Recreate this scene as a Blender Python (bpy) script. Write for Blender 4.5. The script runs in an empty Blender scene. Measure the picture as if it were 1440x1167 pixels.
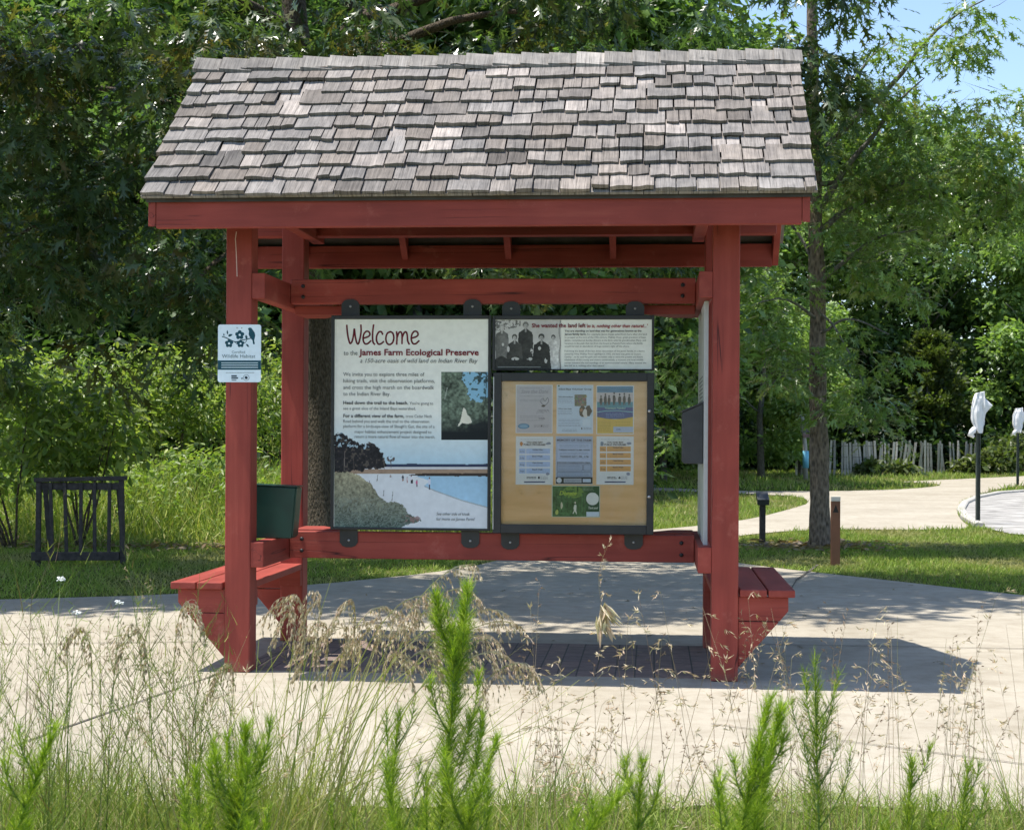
import bpy, bmesh, math, random
import numpy as np
from mathutils import Vector, Matrix, Quaternion, noise as mnoise

rnd = random.Random(7)
rng = np.random.default_rng(7)
SC = bpy.context.scene
COL = SC.collection
R = math.radians

# ------------------------------------------------------------------ camera model (measured from the photograph)
FPX, CX, HY, ROLL, EYE = 2200.0, 720.0, 611.0, R(0.30), 1.30

def ray(x, y):
    u, v = x - CX, y - HY
    c, s = math.cos(ROLL), math.sin(ROLL)
    return Vector(((u*c + v*s)/FPX, 1.0, -(v*c - u*s)/FPX))

def G(x, y, z=0.0):                       # pixel -> point on the ground
    d = ray(x, y); t = (z - EYE)/d.z
    return Vector((d.x*t, d.y*t, z))

def P(x, y, Y):                           # pixel -> point at depth Y
    d = ray(x, y)
    return Vector((d.x*Y, Y, EYE + d.z*Y))

KYAW = R(-5.14)
KLOC = Vector((-0.115, 9.007, 0.0))
KM = Matrix.Translation(KLOC) @ Matrix.Rotation(KYAW, 4, 'Z')
KI = KM.inverted()

def K(x, y, yl):                          # pixel -> point on the kiosk's own plane y = yl (kiosk coordinates)
    o = KI @ Vector((0, 0, EYE)); d = KI.to_3x3() @ ray(x, y)
    t = (yl - o.y)/d.y
    return o + d*t

def lin(r, g, b):
    f = lambda c: (c/255/12.92) if c/255 <= 0.04045 else ((c/255 + 0.055)/1.055)**2.4
    return (f(r), f(g), f(b))

# ------------------------------------------------------------------ tagging
def tag(o, label=None, cat=None, group=None, kind=None):
    if label: o['label'] = label
    if cat: o['category'] = cat
    if group: o['group'] = group
    if kind: o['kind'] = kind
    return o

def empty(name, loc=(0, 0, 0), rz=0.0):
    o = bpy.data.objects.new(name, None); COL.objects.link(o)
    o.location = loc; o.rotation_euler = (0, 0, rz); o.empty_display_size = 0.1
    return o

def kthing(name, base, label, cat, group=None):   # a thing whose parts are given in kiosk coordinates
    o = empty(name, KM @ Vector(base), KYAW)
    tag(o, label, cat, group); o['kx'] = list(base)
    return o

# ------------------------------------------------------------------ mesh builder
class MB:
    def __init__(self): self.v, self.f, self.c, self.s = [], [], [], []
    def add(self, vs, fs, col=None, smooth=False):
        n = len(self.v); self.v += [tuple(p) for p in vs]
        for q in fs:
            self.f.append(tuple(n+i for i in q)); self.c.append(col or (1, 1, 1)); self.s.append(smooth)
    def box(self, x0, x1, y0, y1, z0, z1, col=None):
        vs = [(x0,y0,z0),(x1,y0,z0),(x1,y1,z0),(x0,y1,z0),(x0,y0,z1),(x1,y0,z1),(x1,y1,z1),(x0,y1,z1)]
        self.add(vs, [(0,3,2,1),(4,5,6,7),(0,1,5,4),(1,2,6,5),(2,3,7,6),(3,0,4,7)], col)
    def hexa(self, lo, hi, col=None):     # two quads (4 points each), same winding
        self.add(list(lo)+list(hi), [(0,3,2,1),(4,5,6,7),(0,1,5,4),(1,2,6,5),(2,3,7,6),(3,0,4,7)], col)
    def prism(self, pts, y0, y1, col=None):   # outline (x, z) pushed from y0 to y1
        n = len(pts)
        vs = [(p[0], y0, p[1]) for p in pts] + [(p[0], y1, p[1]) for p in pts]
        self.add(vs, [tuple(range(n)), tuple(range(2*n-1, n-1, -1))] + [(i, n+i, n+(i+1) % n, (i+1) % n) for i in range(n)], col)
    def prismx(self, pts, x0, x1, col=None):  # outline (y, z) pushed from x0 to x1
        n = len(pts)
        vs = [(x0, p[0], p[1]) for p in pts] + [(x1, p[0], p[1]) for p in pts]
        self.add(vs, [tuple(range(n-1, -1, -1)), tuple(range(n, 2*n))] + [(i, (i+1) % n, n+(i+1) % n, n+i) for i in range(n)], col)
    def poly(self, pts, col=None): self.add(pts, [tuple(range(len(pts)))], col)
    def tube(self, pts, rad, n=8, col=None, wob=0.0, caps=True, ph=0.0):
        pts = [Vector(p) for p in pts]; m = len(pts); vs = []
        for i, p in enumerate(pts):
            t = (pts[min(i+1, m-1)] - pts[max(i-1, 0)]).normalized()
            a = t.cross(Vector((0, 1, 0)) if abs(t.y) < 0.9 else Vector((1, 0, 0))).normalized(); b = t.cross(a)
            for k in range(n):
                th = 2*math.pi*k/n
                r = rad[i]*(1 + (wob*mnoise.noise((math.cos(th)*1.7+ph, math.sin(th)*1.7, p.z*2.2+ph)) if wob else 0))
                vs.append(p + a*(r*math.cos(th)) + b*(r*math.sin(th)))
        fs = [(i*n+k, i*n+(k+1) % n, (i+1)*n+(k+1) % n, (i+1)*n+k) for i in range(m-1) for k in range(n)]
        if caps: fs += [tuple(range(n-1, -1, -1)), tuple((m-1)*n+k for k in range(n))]
        self.add(vs, fs, col, True)
    def build(self, name, mat, parent=None, bevel=0.0, off=None):
        me = bpy.data.meshes.new(name)
        if off is None and parent is not None and 'kx' in parent: off = parent['kx']
        v = self.v if off is None else [(p[0]-off[0], p[1]-off[1], p[2]-off[2]) for p in self.v]
        me.from_pydata(v, [], self.f)
        me.polygons.foreach_set('use_smooth', self.s)
        at = me.color_attributes.new('Col', 'FLOAT_COLOR', 'CORNER')
        buf = []
        for q, c in zip(self.f, self.c): buf += [c[0], c[1], c[2], 1.0]*len(q)
        at.data.foreach_set('color', buf)
        if mat: me.materials.append(mat)
        me.update()
        o = bpy.data.objects.new(name, me); COL.objects.link(o)
        if parent: o.parent = parent
        if bevel:
            b = o.modifiers.new('bevel', 'BEVEL'); b.width = bevel; b.segments = 2; b.limit_method = 'ANGLE'; b.angle_limit = R(40)
            b.harden_normals = False
        return o

def npmesh(name, V, F, C, mat, parent=None, smooth=False):
    """V (n,3), F (m,k) faces all with k corners, C (n,3) colour per vertex"""
    me = bpy.data.meshes.new(name)
    V = np.asarray(V, np.float32); F = np.asarray(F, np.int32); m, k = F.shape
    me.vertices.add(len(V)); me.vertices.foreach_set('co', V.ravel())
    me.loops.add(m*k); me.loops.foreach_set('vertex_index', F.ravel())
    me.polygons.add(m); me.polygons.foreach_set('loop_start', np.arange(0, m*k, k, dtype=np.int32))
    if smooth: me.polygons.foreach_set('use_smooth', np.ones(m, bool))
    at = me.color_attributes.new('Col', 'FLOAT_COLOR', 'POINT')
    cc = np.ones((len(V), 4), np.float32); cc[:, :3] = C; at.data.foreach_set('color', cc.ravel())
    me.materials.append(mat); me.update(calc_edges=True)
    o = bpy.data.objects.new(name, me); COL.objects.link(o)
    if parent: o.parent = parent
    return o

# ------------------------------------------------------------------ leaves and blades in bulk
def unit(a): return a/np.maximum(np.linalg.norm(a, axis=1, keepdims=True), 1e-9)

OAKLEAF = (np.array([(0,0,0),(.35,.10,-.01),(1,0,-.10),(.35,-.10,-.01),
                     (.18,.04,0),(.34,.06,0),(.36,.27,-.05), (.18,-.04,0),(.34,-.06,0),(.36,-.27,-.05),
                     (.42,.05,-.01),(.60,.05,-.02),(.70,.33,-.08), (.42,-.05,-.01),(.60,-.05,-.02),(.70,-.33,-.08),
                     (.66,.03,-.02),(.82,.03,-.05),(.93,.20,-.12), (.66,-.03,-.02),(.82,-.03,-.05),(.93,-.20,-.12)], float),
           np.array([(0,3,1),(1,3,2),(4,5,6),(7,9,8),(10,11,12),(13,15,14),(16,17,18),(19,21,20)]))
LEAF = (np.array([(0,0,0),(.35,.20,.05),(.75,.15,.02),(1,0,-.08),(.75,-.15,.02),(.35,-.20,.05),(.5,0,-.03)], float),
        np.array([(0,6,1),(1,6,2),(2,6,3),(3,6,4),(4,6,5),(5,6,0)]))
QUAD = (np.array([(0,0,0),(.5,.28,.06),(1,0,-.05),(.5,-.28,.06)], float), np.array([(0,2,1),(0,3,2)]))

def frames(D, N):
    x = unit(D); z = unit(N - (N*x).sum(1, keepdims=True)*x); y = np.cross(z, x)
    return np.stack([x, y, z], axis=2)

def leaf_arrays(tpl, Pn, D, N, S, C):
    tv, tf = tpl
    Rm = frames(D, N)
    V = np.einsum('nij,vj->nvi', Rm, tv)*S[:, None, None] + Pn[:, None, :]
    n, k = len(Pn), len(tv)
    F = (tf[None] + (np.arange(n)*k)[:, None, None]).reshape(-1, 3)
    return V.reshape(-1, 3), F, np.repeat(C, k, axis=0)

def leaf_cloud(name, tpl, Pn, D, N, S, C, mat, parent=None):
    V, F, CC = leaf_arrays(tpl, Pn, D, N, S, C)
    return npmesh(name, V, F, CC, mat, parent)

def clump_leaves(cent, per, spread, size, droop, cols, colw, outward=None, flat=0.6, jit=0.35):
    """twig clusters: every centre gets `per` leaves pointing away from the twig and drooping"""
    n = len(cent)*per
    c = np.repeat(cent, per, axis=0)
    off = rng.normal(size=(n, 3))*np.array([1, 1, flat])*spread
    D = unit(off*1.0 + rng.normal(size=(n, 3))*spread*0.6) + np.array([0, 0, -droop])
    N = rng.normal(size=(n, 3))*0.55 + np.array([0, 0, 1.0])
    S = size*(1 + rng.uniform(-jit, jit, n))
    cols = np.array(cols); base = cols[rng.choice(len(cols), len(cent), p=colw)]
    mix = cols[rng.choice(len(cols), n, p=colw)]
    C = (0.6*np.repeat(base, per, axis=0) + 0.4*mix)*rng.uniform(0.75, 1.3, (n, 1))
    return c + off, D, N, S, C

def sprays(cent, per, rad, flat, size, droop, cols, colw, jit=0.35):
    """leafy boughs: flattened domes of leaves, lit on top and open between one another"""
    n = len(cent)*per
    sc = np.repeat(rng.uniform(.6, 1.25, len(cent)), per)[:, None]
    tilt = np.repeat(rng.normal(size=(len(cent), 2))*.35, per, axis=0)
    o = in_ball(n, .25)*np.array([rad, rad, rad*flat])*sc
    o[:, 2] += (o[:, :2]*tilt).sum(1) - .55*(o[:, 0]**2+o[:, 1]**2)/rad
    h = unit(o*np.array([1, 1, .3]))
    D = h*.9 + rng.normal(size=(n, 3))*.45 + np.array([0, 0, -droop])
    N = rng.normal(size=(n, 3))*.5 + np.array([0, 0, 1.0]) + h*.3
    S = size*(1 + rng.uniform(-jit, jit, n)); cols = np.array(cols)
    base = cols[rng.choice(len(cols), len(cent), p=colw)]; mix = cols[rng.choice(len(cols), n, p=colw)]
    C = (.55*np.repeat(base, per, axis=0) + .45*mix)*rng.uniform(.75, 1.3, (n, 1))
    return np.repeat(cent, per, axis=0) + o, D, N, S, C

def sines(p, f, ph):
    return (np.sin(p[:, 0]*f + ph) + np.sin(p[:, 1]*f*1.13 + 2.1*ph) + np.sin(p[:, 2]*f*0.9 + 1.3*ph)
            + np.sin((p[:, 0]+p[:, 2])*f*1.7 + 0.7*ph))*0.25

def in_ball(n, rmin=0.0):
    d = unit(rng.normal(size=(n, 3))); r = (rng.uniform(rmin**3, 1, n))**(1/3)
    return d*r[:, None]

def blades(n_seg, base, tip_dir, length, width, bend, cols):
    """ribbons: base (n,3), tip_dir (n,3) start direction, bend (n,3) added quadratically"""
    n = len(base); t = np.linspace(0, 1, n_seg)
    mid = base[:, None, :] + tip_dir[:, None, :]*(length[:, None]*t[None])[:, :, None] + bend[:, None, :]*(t**2)[None, :, None]
    side = unit(np.cross(tip_dir, rng.normal(size=(n, 3))))
    w = width[:, None]*(1 - 0.92*t**1.5)[None]
    L = mid - side[:, None, :]*w[:, :, None]; Rr = mid + side[:, None, :]*w[:, :, None]
    V = np.stack([L, Rr], axis=2).reshape(n, n_seg*2, 3)
    q = np.array([(2*i, 2*i+1, 2*i+3, 2*i+2) for i in range(n_seg-1)])
    F = (q[None] + (np.arange(n)*n_seg*2)[:, None, None]).reshape(-1, 4)
    return V.reshape(-1, 3), F, np.repeat(cols, n_seg*2, axis=0), mid

class Acc:                                 # accumulates bulk arrays of quads / triangles into one mesh
    def __init__(self): self.V, self.F, self.C, self.n = [], [], [], 0
    def add(self, V, F, C):
        self.V.append(V); self.F.append(F + self.n); self.C.append(C); self.n += len(V)
    def build(self, name, mat, parent=None, smooth=False):
        return npmesh(name, np.concatenate(self.V), np.concatenate(self.F), np.concatenate(self.C), mat, parent, smooth)

# ------------------------------------------------------------------ materials
def newmat(name):
    m = bpy.data.materials.new(name); m.use_nodes = True
    nt = m.node_tree; b = nt.nodes['Principled BSDF']
    return m, nt, b

def nd(nt, t, **kw):
    n = nt.nodes.new(t)
    for k, v in kw.items():
        if k in n.inputs: n.inputs[k].default_value = v
        else: setattr(n, k, v)
    return n

def ramp(nt, fac, stops):
    r = nt.nodes.new('ShaderNodeValToRGB'); e = r.color_ramp.elements
    while len(e) < len(stops): e.new(0.5)
    for q, (p, c) in zip(e, stops): q.position = p; q.color = (*c, 1) if len(c) == 3 else c
    nt.links.new(fac, r.inputs['Fac']); return r.outputs['Color']

def coords(nt, scale, kind='Object'):
    tc = nt.nodes.new('ShaderNodeTexCoord'); mp = nt.nodes.new('ShaderNodeMapping')
    mp.inputs['Scale'].default_value = scale
    nt.links.new(tc.outputs[kind], mp.inputs['Vector']); return mp.outputs['Vector']

def noise(nt, vec, scale=1.0, detail=4.0, rough=0.55):
    n = nt.nodes.new('ShaderNodeTexNoise'); n.inputs['Scale'].default_value = scale
    n.inputs['Detail'].default_value = detail; n.inputs['Roughness'].default_value = rough
    nt.links.new(vec, n.inputs['Vector']); return n.outputs['Fac']

def mixc(nt, a, b, fac, mode='MIX'):
    n = nt.nodes.new('ShaderNodeMix'); n.data_type = 'RGBA'; n.blend_type = mode
    for s, v in ((n.inputs['Factor'], fac), (n.inputs['A'], a), (n.inputs['B'], b)):
        if isinstance(v, (int, float)): s.default_value = v
        elif isinstance(v, tuple): s.default_value = (*v, 1) if len(v) == 3 else v
        else: nt.links.new(v, s)
    return n.outputs['Result']

def bump(nt, b, h, strength, dist=0.01):
    n = nt.nodes.new('ShaderNodeBump'); n.inputs['Strength'].default_value = strength; n.inputs['Distance'].default_value = dist
    nt.links.new(h, n.inputs['Height']); nt.links.new(n.outputs['Normal'], b.inputs['Normal'])

def attr(nt, name='Col'):
    a = nt.nodes.new('ShaderNodeAttribute'); a.attribute_name = name; return a.outputs['Color']

def red_paint(axis):
    m, nt, b = newmat('red_stain_' + axis)
    sc = {'x': (1.2, 14, 14), 'y': (14, 1.2, 14), 'z': (14, 14, 1.2)}[axis]
    sf = {'x': (1.5, 60, 60), 'y': (60, 1.5, 60), 'z': (60, 60, 1.5)}[axis]
    g = noise(nt, coords(nt, sc), 1.0, 6, 0.6)
    fine = noise(nt, coords(nt, sf), 1.0, 3, 0.6)
    big = noise(nt, coords(nt, (2.3, 2.3, 2.3)), 1.0, 3)
    c = ramp(nt, g, [(0.30, (0.240, 0.040, 0.029)), (0.55, (0.305, 0.054, 0.039)), (0.78, (0.370, 0.080, 0.056))])
    c = mixc(nt, c, ramp(nt, big, [(0.35, (0.82, 0.82, 0.82)), (0.7, (1.1, 1.1, 1.1))]), 1.0, 'MULTIPLY')
    # drying cracks along the grain
    w = nt.nodes.new('ShaderNodeTexNoise'); w.inputs['Scale'].default_value = 1.0; w.inputs['Detail'].default_value = 2
    cs = {'x': (0.3, 11, 11), 'y': (11, 0.3, 11), 'z': (11, 11, 0.45)}[axis]
    nt.links.new(coords(nt, cs), w.inputs['Vector'])
    crack = ramp(nt, w.outputs['Fac'], [(0.494, (0, 0, 0)), (0.499, (1, 1, 1)), (0.501, (1, 1, 1)), (0.506, (0, 0, 0))])
    gate = ramp(nt, noise(nt, coords(nt, (1.7, 1.7, 1.7)), 1.0, 1), [(0.50, (0, 0, 0)), (0.58, (1, 1, 1))])
    ck = mixc(nt, crack, gate, 1.0, 'MULTIPLY')
    c = mixc(nt, c, (0.05, 0.010, 0.010), ck)
    # pale scuffs
    sfm = ramp(nt, noise(nt, coords(nt, tuple(q*0.55 for q in sf)), 1.0, 2), [(0.74, (0, 0, 0)), (0.80, (1, 1, 1))])
    c = mixc(nt, c, (0.46, 0.15, 0.12), mixc(nt, sfm, (0.35, 0.35, 0.35), 1.0, 'MULTIPLY'))
    # splashed dirt near the ground, in ragged patches
    sx = nt.nodes.new('ShaderNodeSeparateXYZ'); nt.links.new(coords(nt, (1, 1, 1)), sx.inputs[0])
    ad = nt.nodes.new('ShaderNodeMath'); ad.operation = 'SUBTRACT'
    nt.links.new(noise(nt, coords(nt, (9, 9, 9)), 1.0, 6, 0.7), ad.inputs[0])
    ml = nt.nodes.new('ShaderNodeMath'); ml.operation = 'MULTIPLY'; ml.inputs[1].default_value = 1.6; nt.links.new(sx.outputs['Z'], ml.inputs[0]); nt.links.new(ml.outputs[0], ad.inputs[1])
    c = mixc(nt, c, (0.20, 0.105, 0.075), ramp(nt, ad.outputs[0], [(0.36, (0, 0, 0)), (0.52, (0.6,)*3)]))
    # worn patches where the stain has faded
    c = mixc(nt, c, (0.42, 0.128, 0.095), ramp(nt, noise(nt, coords(nt, (5, 5, 5)), 1.0, 7, 0.72), [(0.58, (0, 0, 0)), (0.70, (0.5,)*3)]))
    nt.links.new(c, b.inputs['Base Color'])
    b.inputs['Roughness'].default_value = 0.62; b.inputs['Specular IOR Level'].default_value = 0.3
    h = mixc(nt, fine, ck, 1.0, 'SUBTRACT')
    bump(nt, b, h, 0.35, 0.004)
    return m
RED = {a: red_paint(a) for a in 'xyz'}

def simple(name, col, rough=0.6, metal=0.0, var=0.12, scale=20, bmp=0.05, spec=0.4):
    m, nt, b = newmat(name)
    n = noise(nt, coords(nt, (scale, scale, scale)), 1.0, 5)
    lo = tuple(c*(1-var) for c in col); hi = tuple(min(1, c*(1+var)) for c in col)
    nt.links.new(ramp(nt, n, [(0.3, lo), (0.7, hi)]), b.inputs['Base Color'])
    b.inputs['Roughness'].default_value = rough; b.inputs['Metallic'].default_value = metal
    b.inputs['Specular IOR Level'].default_value = spec
    if bmp: bump(nt, b, n, bmp, 0.005)
    return m

def printed(name, rough=0.45, var=0.05, sc=30):
    m, nt, b = newmat(name)
    n = noise(nt, coords(nt, (sc, sc, sc)), 1.0, 4)
    c = mixc(nt, attr(nt), ramp(nt, n, [(0.3, (1-var,)*3), (0.7, (1+var,)*3)]), 1.0, 'MULTIPLY')
    nt.links.new(c, b.inputs['Base Color']); b.inputs['Roughness'].default_value = rough
    b.inputs['Specular IOR Level'].default_value = 0.25
    return m
PRINT = printed('printed_face')
PAPER = printed('printed_paper', 0.7, 0.04, 40)
BLACK = simple('black_metal', (0.020, 0.021, 0.022), 0.45, 0.0, 0.25, 14, 0.03, 0.45)
STEEL = simple('bolt_steel', (0.45, 0.45, 0.45), 0.35, 0.9)
GREYBOX = simple('grey_plastic', (0.050, 0.052, 0.055), 0.5)
GREENBOX = simple('green_metal', (0.004, 0.036, 0.025), 0.38, 0.0, 0.2, 9, 0.02, 0.5)

def shingle_mat():
    m, nt, b = newmat('weathered_cedar')
    g = noise(nt, coords(nt, (70, 3.0, 3.0)), 1.0, 5, 0.65)
    g2 = noise(nt, coords(nt, (220, 6.0, 6.0)), 1.0, 3, 0.6)
    bl = noise(nt, coords(nt, (9, 9, 9)), 1.0, 4, 0.6)
    c = mixc(nt, attr(nt), ramp(nt, g, [(0.25, (0.55,)*3), (0.5, (0.95,)*3), (0.75, (1.25,)*3)]), 1.0, 'MULTIPLY')
    c = mixc(nt, c, ramp(nt, g2, [(0.30, (0.48,)*3), (0.46, (1.0,)*3), (0.75, (1.14,)*3)]), 1.0, 'MULTIPLY')
    c = mixc(nt, c, ramp(nt, bl, [(0.3, (0.72, 0.72, 0.73)), (0.65, (1.08, 1.06, 1.04))]), 1.0, 'MULTIPLY')
    nt.links.new(c, b.inputs['Base Color']); b.inputs['Roughness'].default_value = 0.85
    b.inputs['Specular IOR Level'].default_value = 0.15
    bump(nt, b, mixc(nt, g, g2, 0.5), 0.9, 0.008)
    return m
SHINGLE = shingle_mat()

def leaf_mat(name, trans=0.3, rough=0.45, spec=0.4):
    m, nt, b = newmat(name)
    c = attr(nt)
    nt.links.new(c, b.inputs['Base Color']); b.inputs['Roughness'].default_value = rough
    b.inputs['Specular IOR Level'].default_value = spec
    t = nt.nodes.new('ShaderNodeBsdfTranslucent')
    tcol = mixc(nt, c, (1.25, 1.35, 0.55), 1.0, 'MULTIPLY'); nt.links.new(tcol, t.inputs['Color'])
    mx = nt.nodes.new('ShaderNodeMixShader'); mx.inputs['Fac'].default_value = trans
    nt.links.new(b.outputs[0], mx.inputs[1]); nt.links.new(t.outputs[0], mx.inputs[2])
    nt.links.new(mx.outputs[0], nt.nodes['Material Output'].inputs['Surface'])
    return m
OAKM = leaf_mat('oak_leaf', 0.40, 0.30, 0.6)
LEAFM = leaf_mat('broad_leaf', 0.46, 0.42, 0.45)
GRASSM = leaf_mat('grass_blade', 0.30, 0.6, 0.25)
DRYM = leaf_mat('dry_stalk', 0.18, 0.8, 0.1)

def bark_mat(name, lo, hi, sc=(9, 9, 2.2)):
    m, nt, b = newmat(name)
    v = nt.nodes.new('ShaderNodeTexVoronoi'); v.inputs['Scale'].default_value = 3.0
    cv = coords(nt, sc); nt.links.new(cv, v.inputs['Vector'])
    n = noise(nt, cv, 2.5, 6, 0.65)
    h = mixc(nt, v.outputs['Distance'], n, 0.6)
    nt.links.new(ramp(nt, h, [(0.25, lo), (0.65, hi)]), b.inputs['Base Color'])
    b.inputs['Roughness'].default_value = 0.92; b.inputs['Specular IOR Level'].default_value = 0.1
    bump(nt, b, h, 1.0, 0.04)
    return m
BARK = bark_mat('oak_bark', (0.030, 0.024, 0.017), (0.15, 0.122, 0.09), (20, 20, 7))
BARK2 = bark_mat('flaky_bark', (0.045, 0.036, 0.028), (0.27, 0.215, 0.165), (12, 12, 4.5))
BARKG = bark_mat('grey_bark', (0.08, 0.075, 0.065), (0.22, 0.21, 0.185))

def inside(poly, X, Y):
    ins = np.zeros(len(X), bool); n = len(poly)
    for i in range(n):
        x0, y0 = poly[i]; x1, y1 = poly[(i+1) % n]
        c = ((y0 > Y) != (y1 > Y)) & (X < (x1-x0)*(Y-y0)/((y1-y0) or 1e-9)+x0); ins ^= c
    return ins
# ------------------------------------------------------------------ world, sun, camera
W = bpy.data.worlds.new('World'); SC.world = W; W.use_nodes = True
wn = W.node_tree; bg = wn.nodes['Background']
sky = wn.nodes.new('ShaderNodeTexSky'); sky.sky_type = 'NISHITA'; sky.sun_disc = False
SUN = Vector((-0.306, -0.028, 1.0)).normalized()            # towards the sun
sky.sun_elevation = math.asin(SUN.z); sky.sun_rotation = math.atan2(SUN.x, SUN.y)
sky.air_density = 1.0; sky.dust_density = 0.6; sky.ozone_density = 1.5
wn.links.new(sky.outputs[0], bg.inputs['Color']); bg.inputs['Strength'].default_value = 0.14
sl = bpy.data.lights.new('sun', 'SUN'); sl.energy = 4.6; sl.angle = R(0.53); sl.color = (1.0, 0.955, 0.88)
so = bpy.data.objects.new('sun', sl); COL.objects.link(so)
so.rotation_euler = (-SUN).to_track_quat('-Z', 'Y').to_euler()

cd = bpy.data.cameras.new('camera'); cam = bpy.data.objects.new('camera', cd); COL.objects.link(cam)
cd.sensor_width = 36; cd.lens = FPX/1440*36; cd.shift_y = (HY-583.5)/1440; cd.clip_end = 3000; cd.clip_start = 0.05
cam.matrix_world = Matrix.Translation((0, 0, EYE)) @ Matrix.Rotation(R(90), 4, 'X') @ Matrix.Rotation(ROLL, 4, 'Z')
cd.dof.use_dof = True; cd.dof.focus_distance = 8.6; cd.dof.aperture_fstop = 55/4.0
SC.camera = cam
SC.view_settings.view_transform = 'Standard'; SC.view_settings.look = 'None'; SC.view_settings.exposure = 0.82
SC.cycles.use_denoising = True; SC.cycles.max_bounces = 8; SC.cycles.diffuse_bounces = 4; SC.cycles.transparent_max_bounces = 8
SC.cycles.transmission_bounces = 4; SC.cycles.glossy_bounces = 3
SC.cycles.use_adaptive_sampling = True; SC.cycles.adaptive_threshold = 0.015
SC.render.use_persistent_data = False

# ------------------------------------------------------------------ ground, paths
def ground_mat():
    m, nt, b = newmat('lawn_ground')
    cv = coords(nt, (1, 1, 1))
    n = noise(nt, cv, 0.9, 5, 0.6); f = noise(nt, cv, 26, 4, 0.7)
    c = ramp(nt, f, [(0.3, (0.045, 0.062, 0.016)), (0.55, (0.095, 0.125, 0.030)), (0.75, (0.16, 0.165, 0.055))])
    c = mixc(nt, c, (0.17, 0.14, 0.075), ramp(nt, n, [(0.52, (0, 0, 0)), (0.72, (0.55,)*3)]))
    nt.links.new(c, b.inputs['Base Color']); b.inputs['Roughness'].default_value = 1.0
    b.inputs['Specular IOR Level'].default_value = 0.0
    bump(nt, b, f, 0.8, 0.03); return m
def concrete_mat():
    m, nt, b = newmat('broomed_concrete')
    cv = coords(nt, (1, 1, 1))
    n1 = noise(nt, cv, 0.7, 4, 0.6); n2 = noise(nt, cv, 7, 6, 0.65); n3 = noise(nt, cv, 160, 3, 0.7)
    c = ramp(nt, n1, [(0.30, (0.305, 0.270, 0.210)), (0.62, (0.385, 0.346, 0.278))])
    c = mixc(nt, c, ramp(nt, n2, [(0.30, (0.82, 0.80, 0.77)), (0.55, (1.0, 1.0, 1.0)), (0.8, (1.06, 1.05, 1.04))]), 1.0, 'MULTIPLY')
    c = mixc(nt, c, ramp(nt, n3, [(0.25, (0.80,)*3), (0.5, (1.0,)*3), (0.75, (1.10,)*3)]), 1.0, 'MULTIPLY')
    st = noise(nt, coords(nt, (2.2, 0.5, 1)), 1.6, 5, 0.7)         # water stains
    c = mixc(nt, c, (0.25, 0.212, 0.165), ramp(nt, st, [(0.60, (0, 0, 0)), (0.76, (0.45,)*3)]))
    nt.links.new(c, b.inputs['Base Color']); b.inputs['Roughness'].default_value = 0.9
    b.inputs['Specular IOR Level'].default_value = 0.2
    bump(nt, b, mixc(nt, n3, n2, 0.4), 0.35, 0.004); return m
def brick_mat():
    m, nt, b = newmat('clay_pavers')
    br = nt.nodes.new('ShaderNodeTexBrick'); br.inputs['Scale'].default_value = 1.0
    br.inputs['Brick Width'].default_value = 0.205; br.inputs['Row Height'].default_value = 0.104
    br.inputs['Mortar Size'].default_value = 0.005; br.inputs['Mortar Smooth'].default_value = 0.3; br.offset = 0.5
    br.inputs['Color1'].default_value = (0.215, 0.150, 0.122, 1); br.inputs['Color2'].default_value = (0.172, 0.128, 0.108, 1)
    br.inputs['Mortar'].default_value = (0.07, 0.062, 0.052, 1)
    tc = nt.nodes.new('ShaderNodeTexCoord'); mp = nt.nodes.new('ShaderNodeMapping'); mp.inputs['Rotation'].default_value = (0, 0, R(90))
    nt.links.new(tc.outputs['Object'], mp.inputs['Vector']); nt.links.new(mp.outputs['Vector'], br.inputs['Vector'])
    n = noise(nt, tc.outputs['Object'], 14, 6, 0.7)
    c = mixc(nt, br.outputs['Color'], ramp(nt, n, [(0.3, (0.75,)*3), (0.7, (1.25,)*3)]), 1.0, 'MULTIPLY')
    nt.links.new(c, b.inputs['Base Color']); b.inputs['Roughness'].default_value = 0.9
    bump(nt, b, mixc(nt, br.outputs['Fac'], n, 0.3), 0.4, -0.004); return m

gm, cm = ground_mat(), concrete_mat()
def sheet(name, pts, z, mat, kind='structure'):
    bm = bmesh.new(); vs = [bm.verts.new((p.x, p.y, z)) for p in pts]
    f = bm.faces.new(vs); bm.normal_update()
    if f.normal.z < 0: f.normal_flip()
    bmesh.ops.triangulate(bm, faces=bm.faces[:])
    me = bpy.data.meshes.new(name); bm.to_mesh(me); bm.free(); me.materials.append(mat)
    o = bpy.data.objects.new(name, me); COL.objects.link(o); o['kind'] = kind; return o

def smooth_poly(px, it=2):                       # Chaikin smoothing of an outline on the ground
    p = [G(*q) for q in px]
    for _ in range(it):
        q = []
        for a, b in zip(p, p[1:]+p[:1]): q += [a*0.75+b*0.25, a*0.25+b*0.75]
        p = q
    return p

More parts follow.
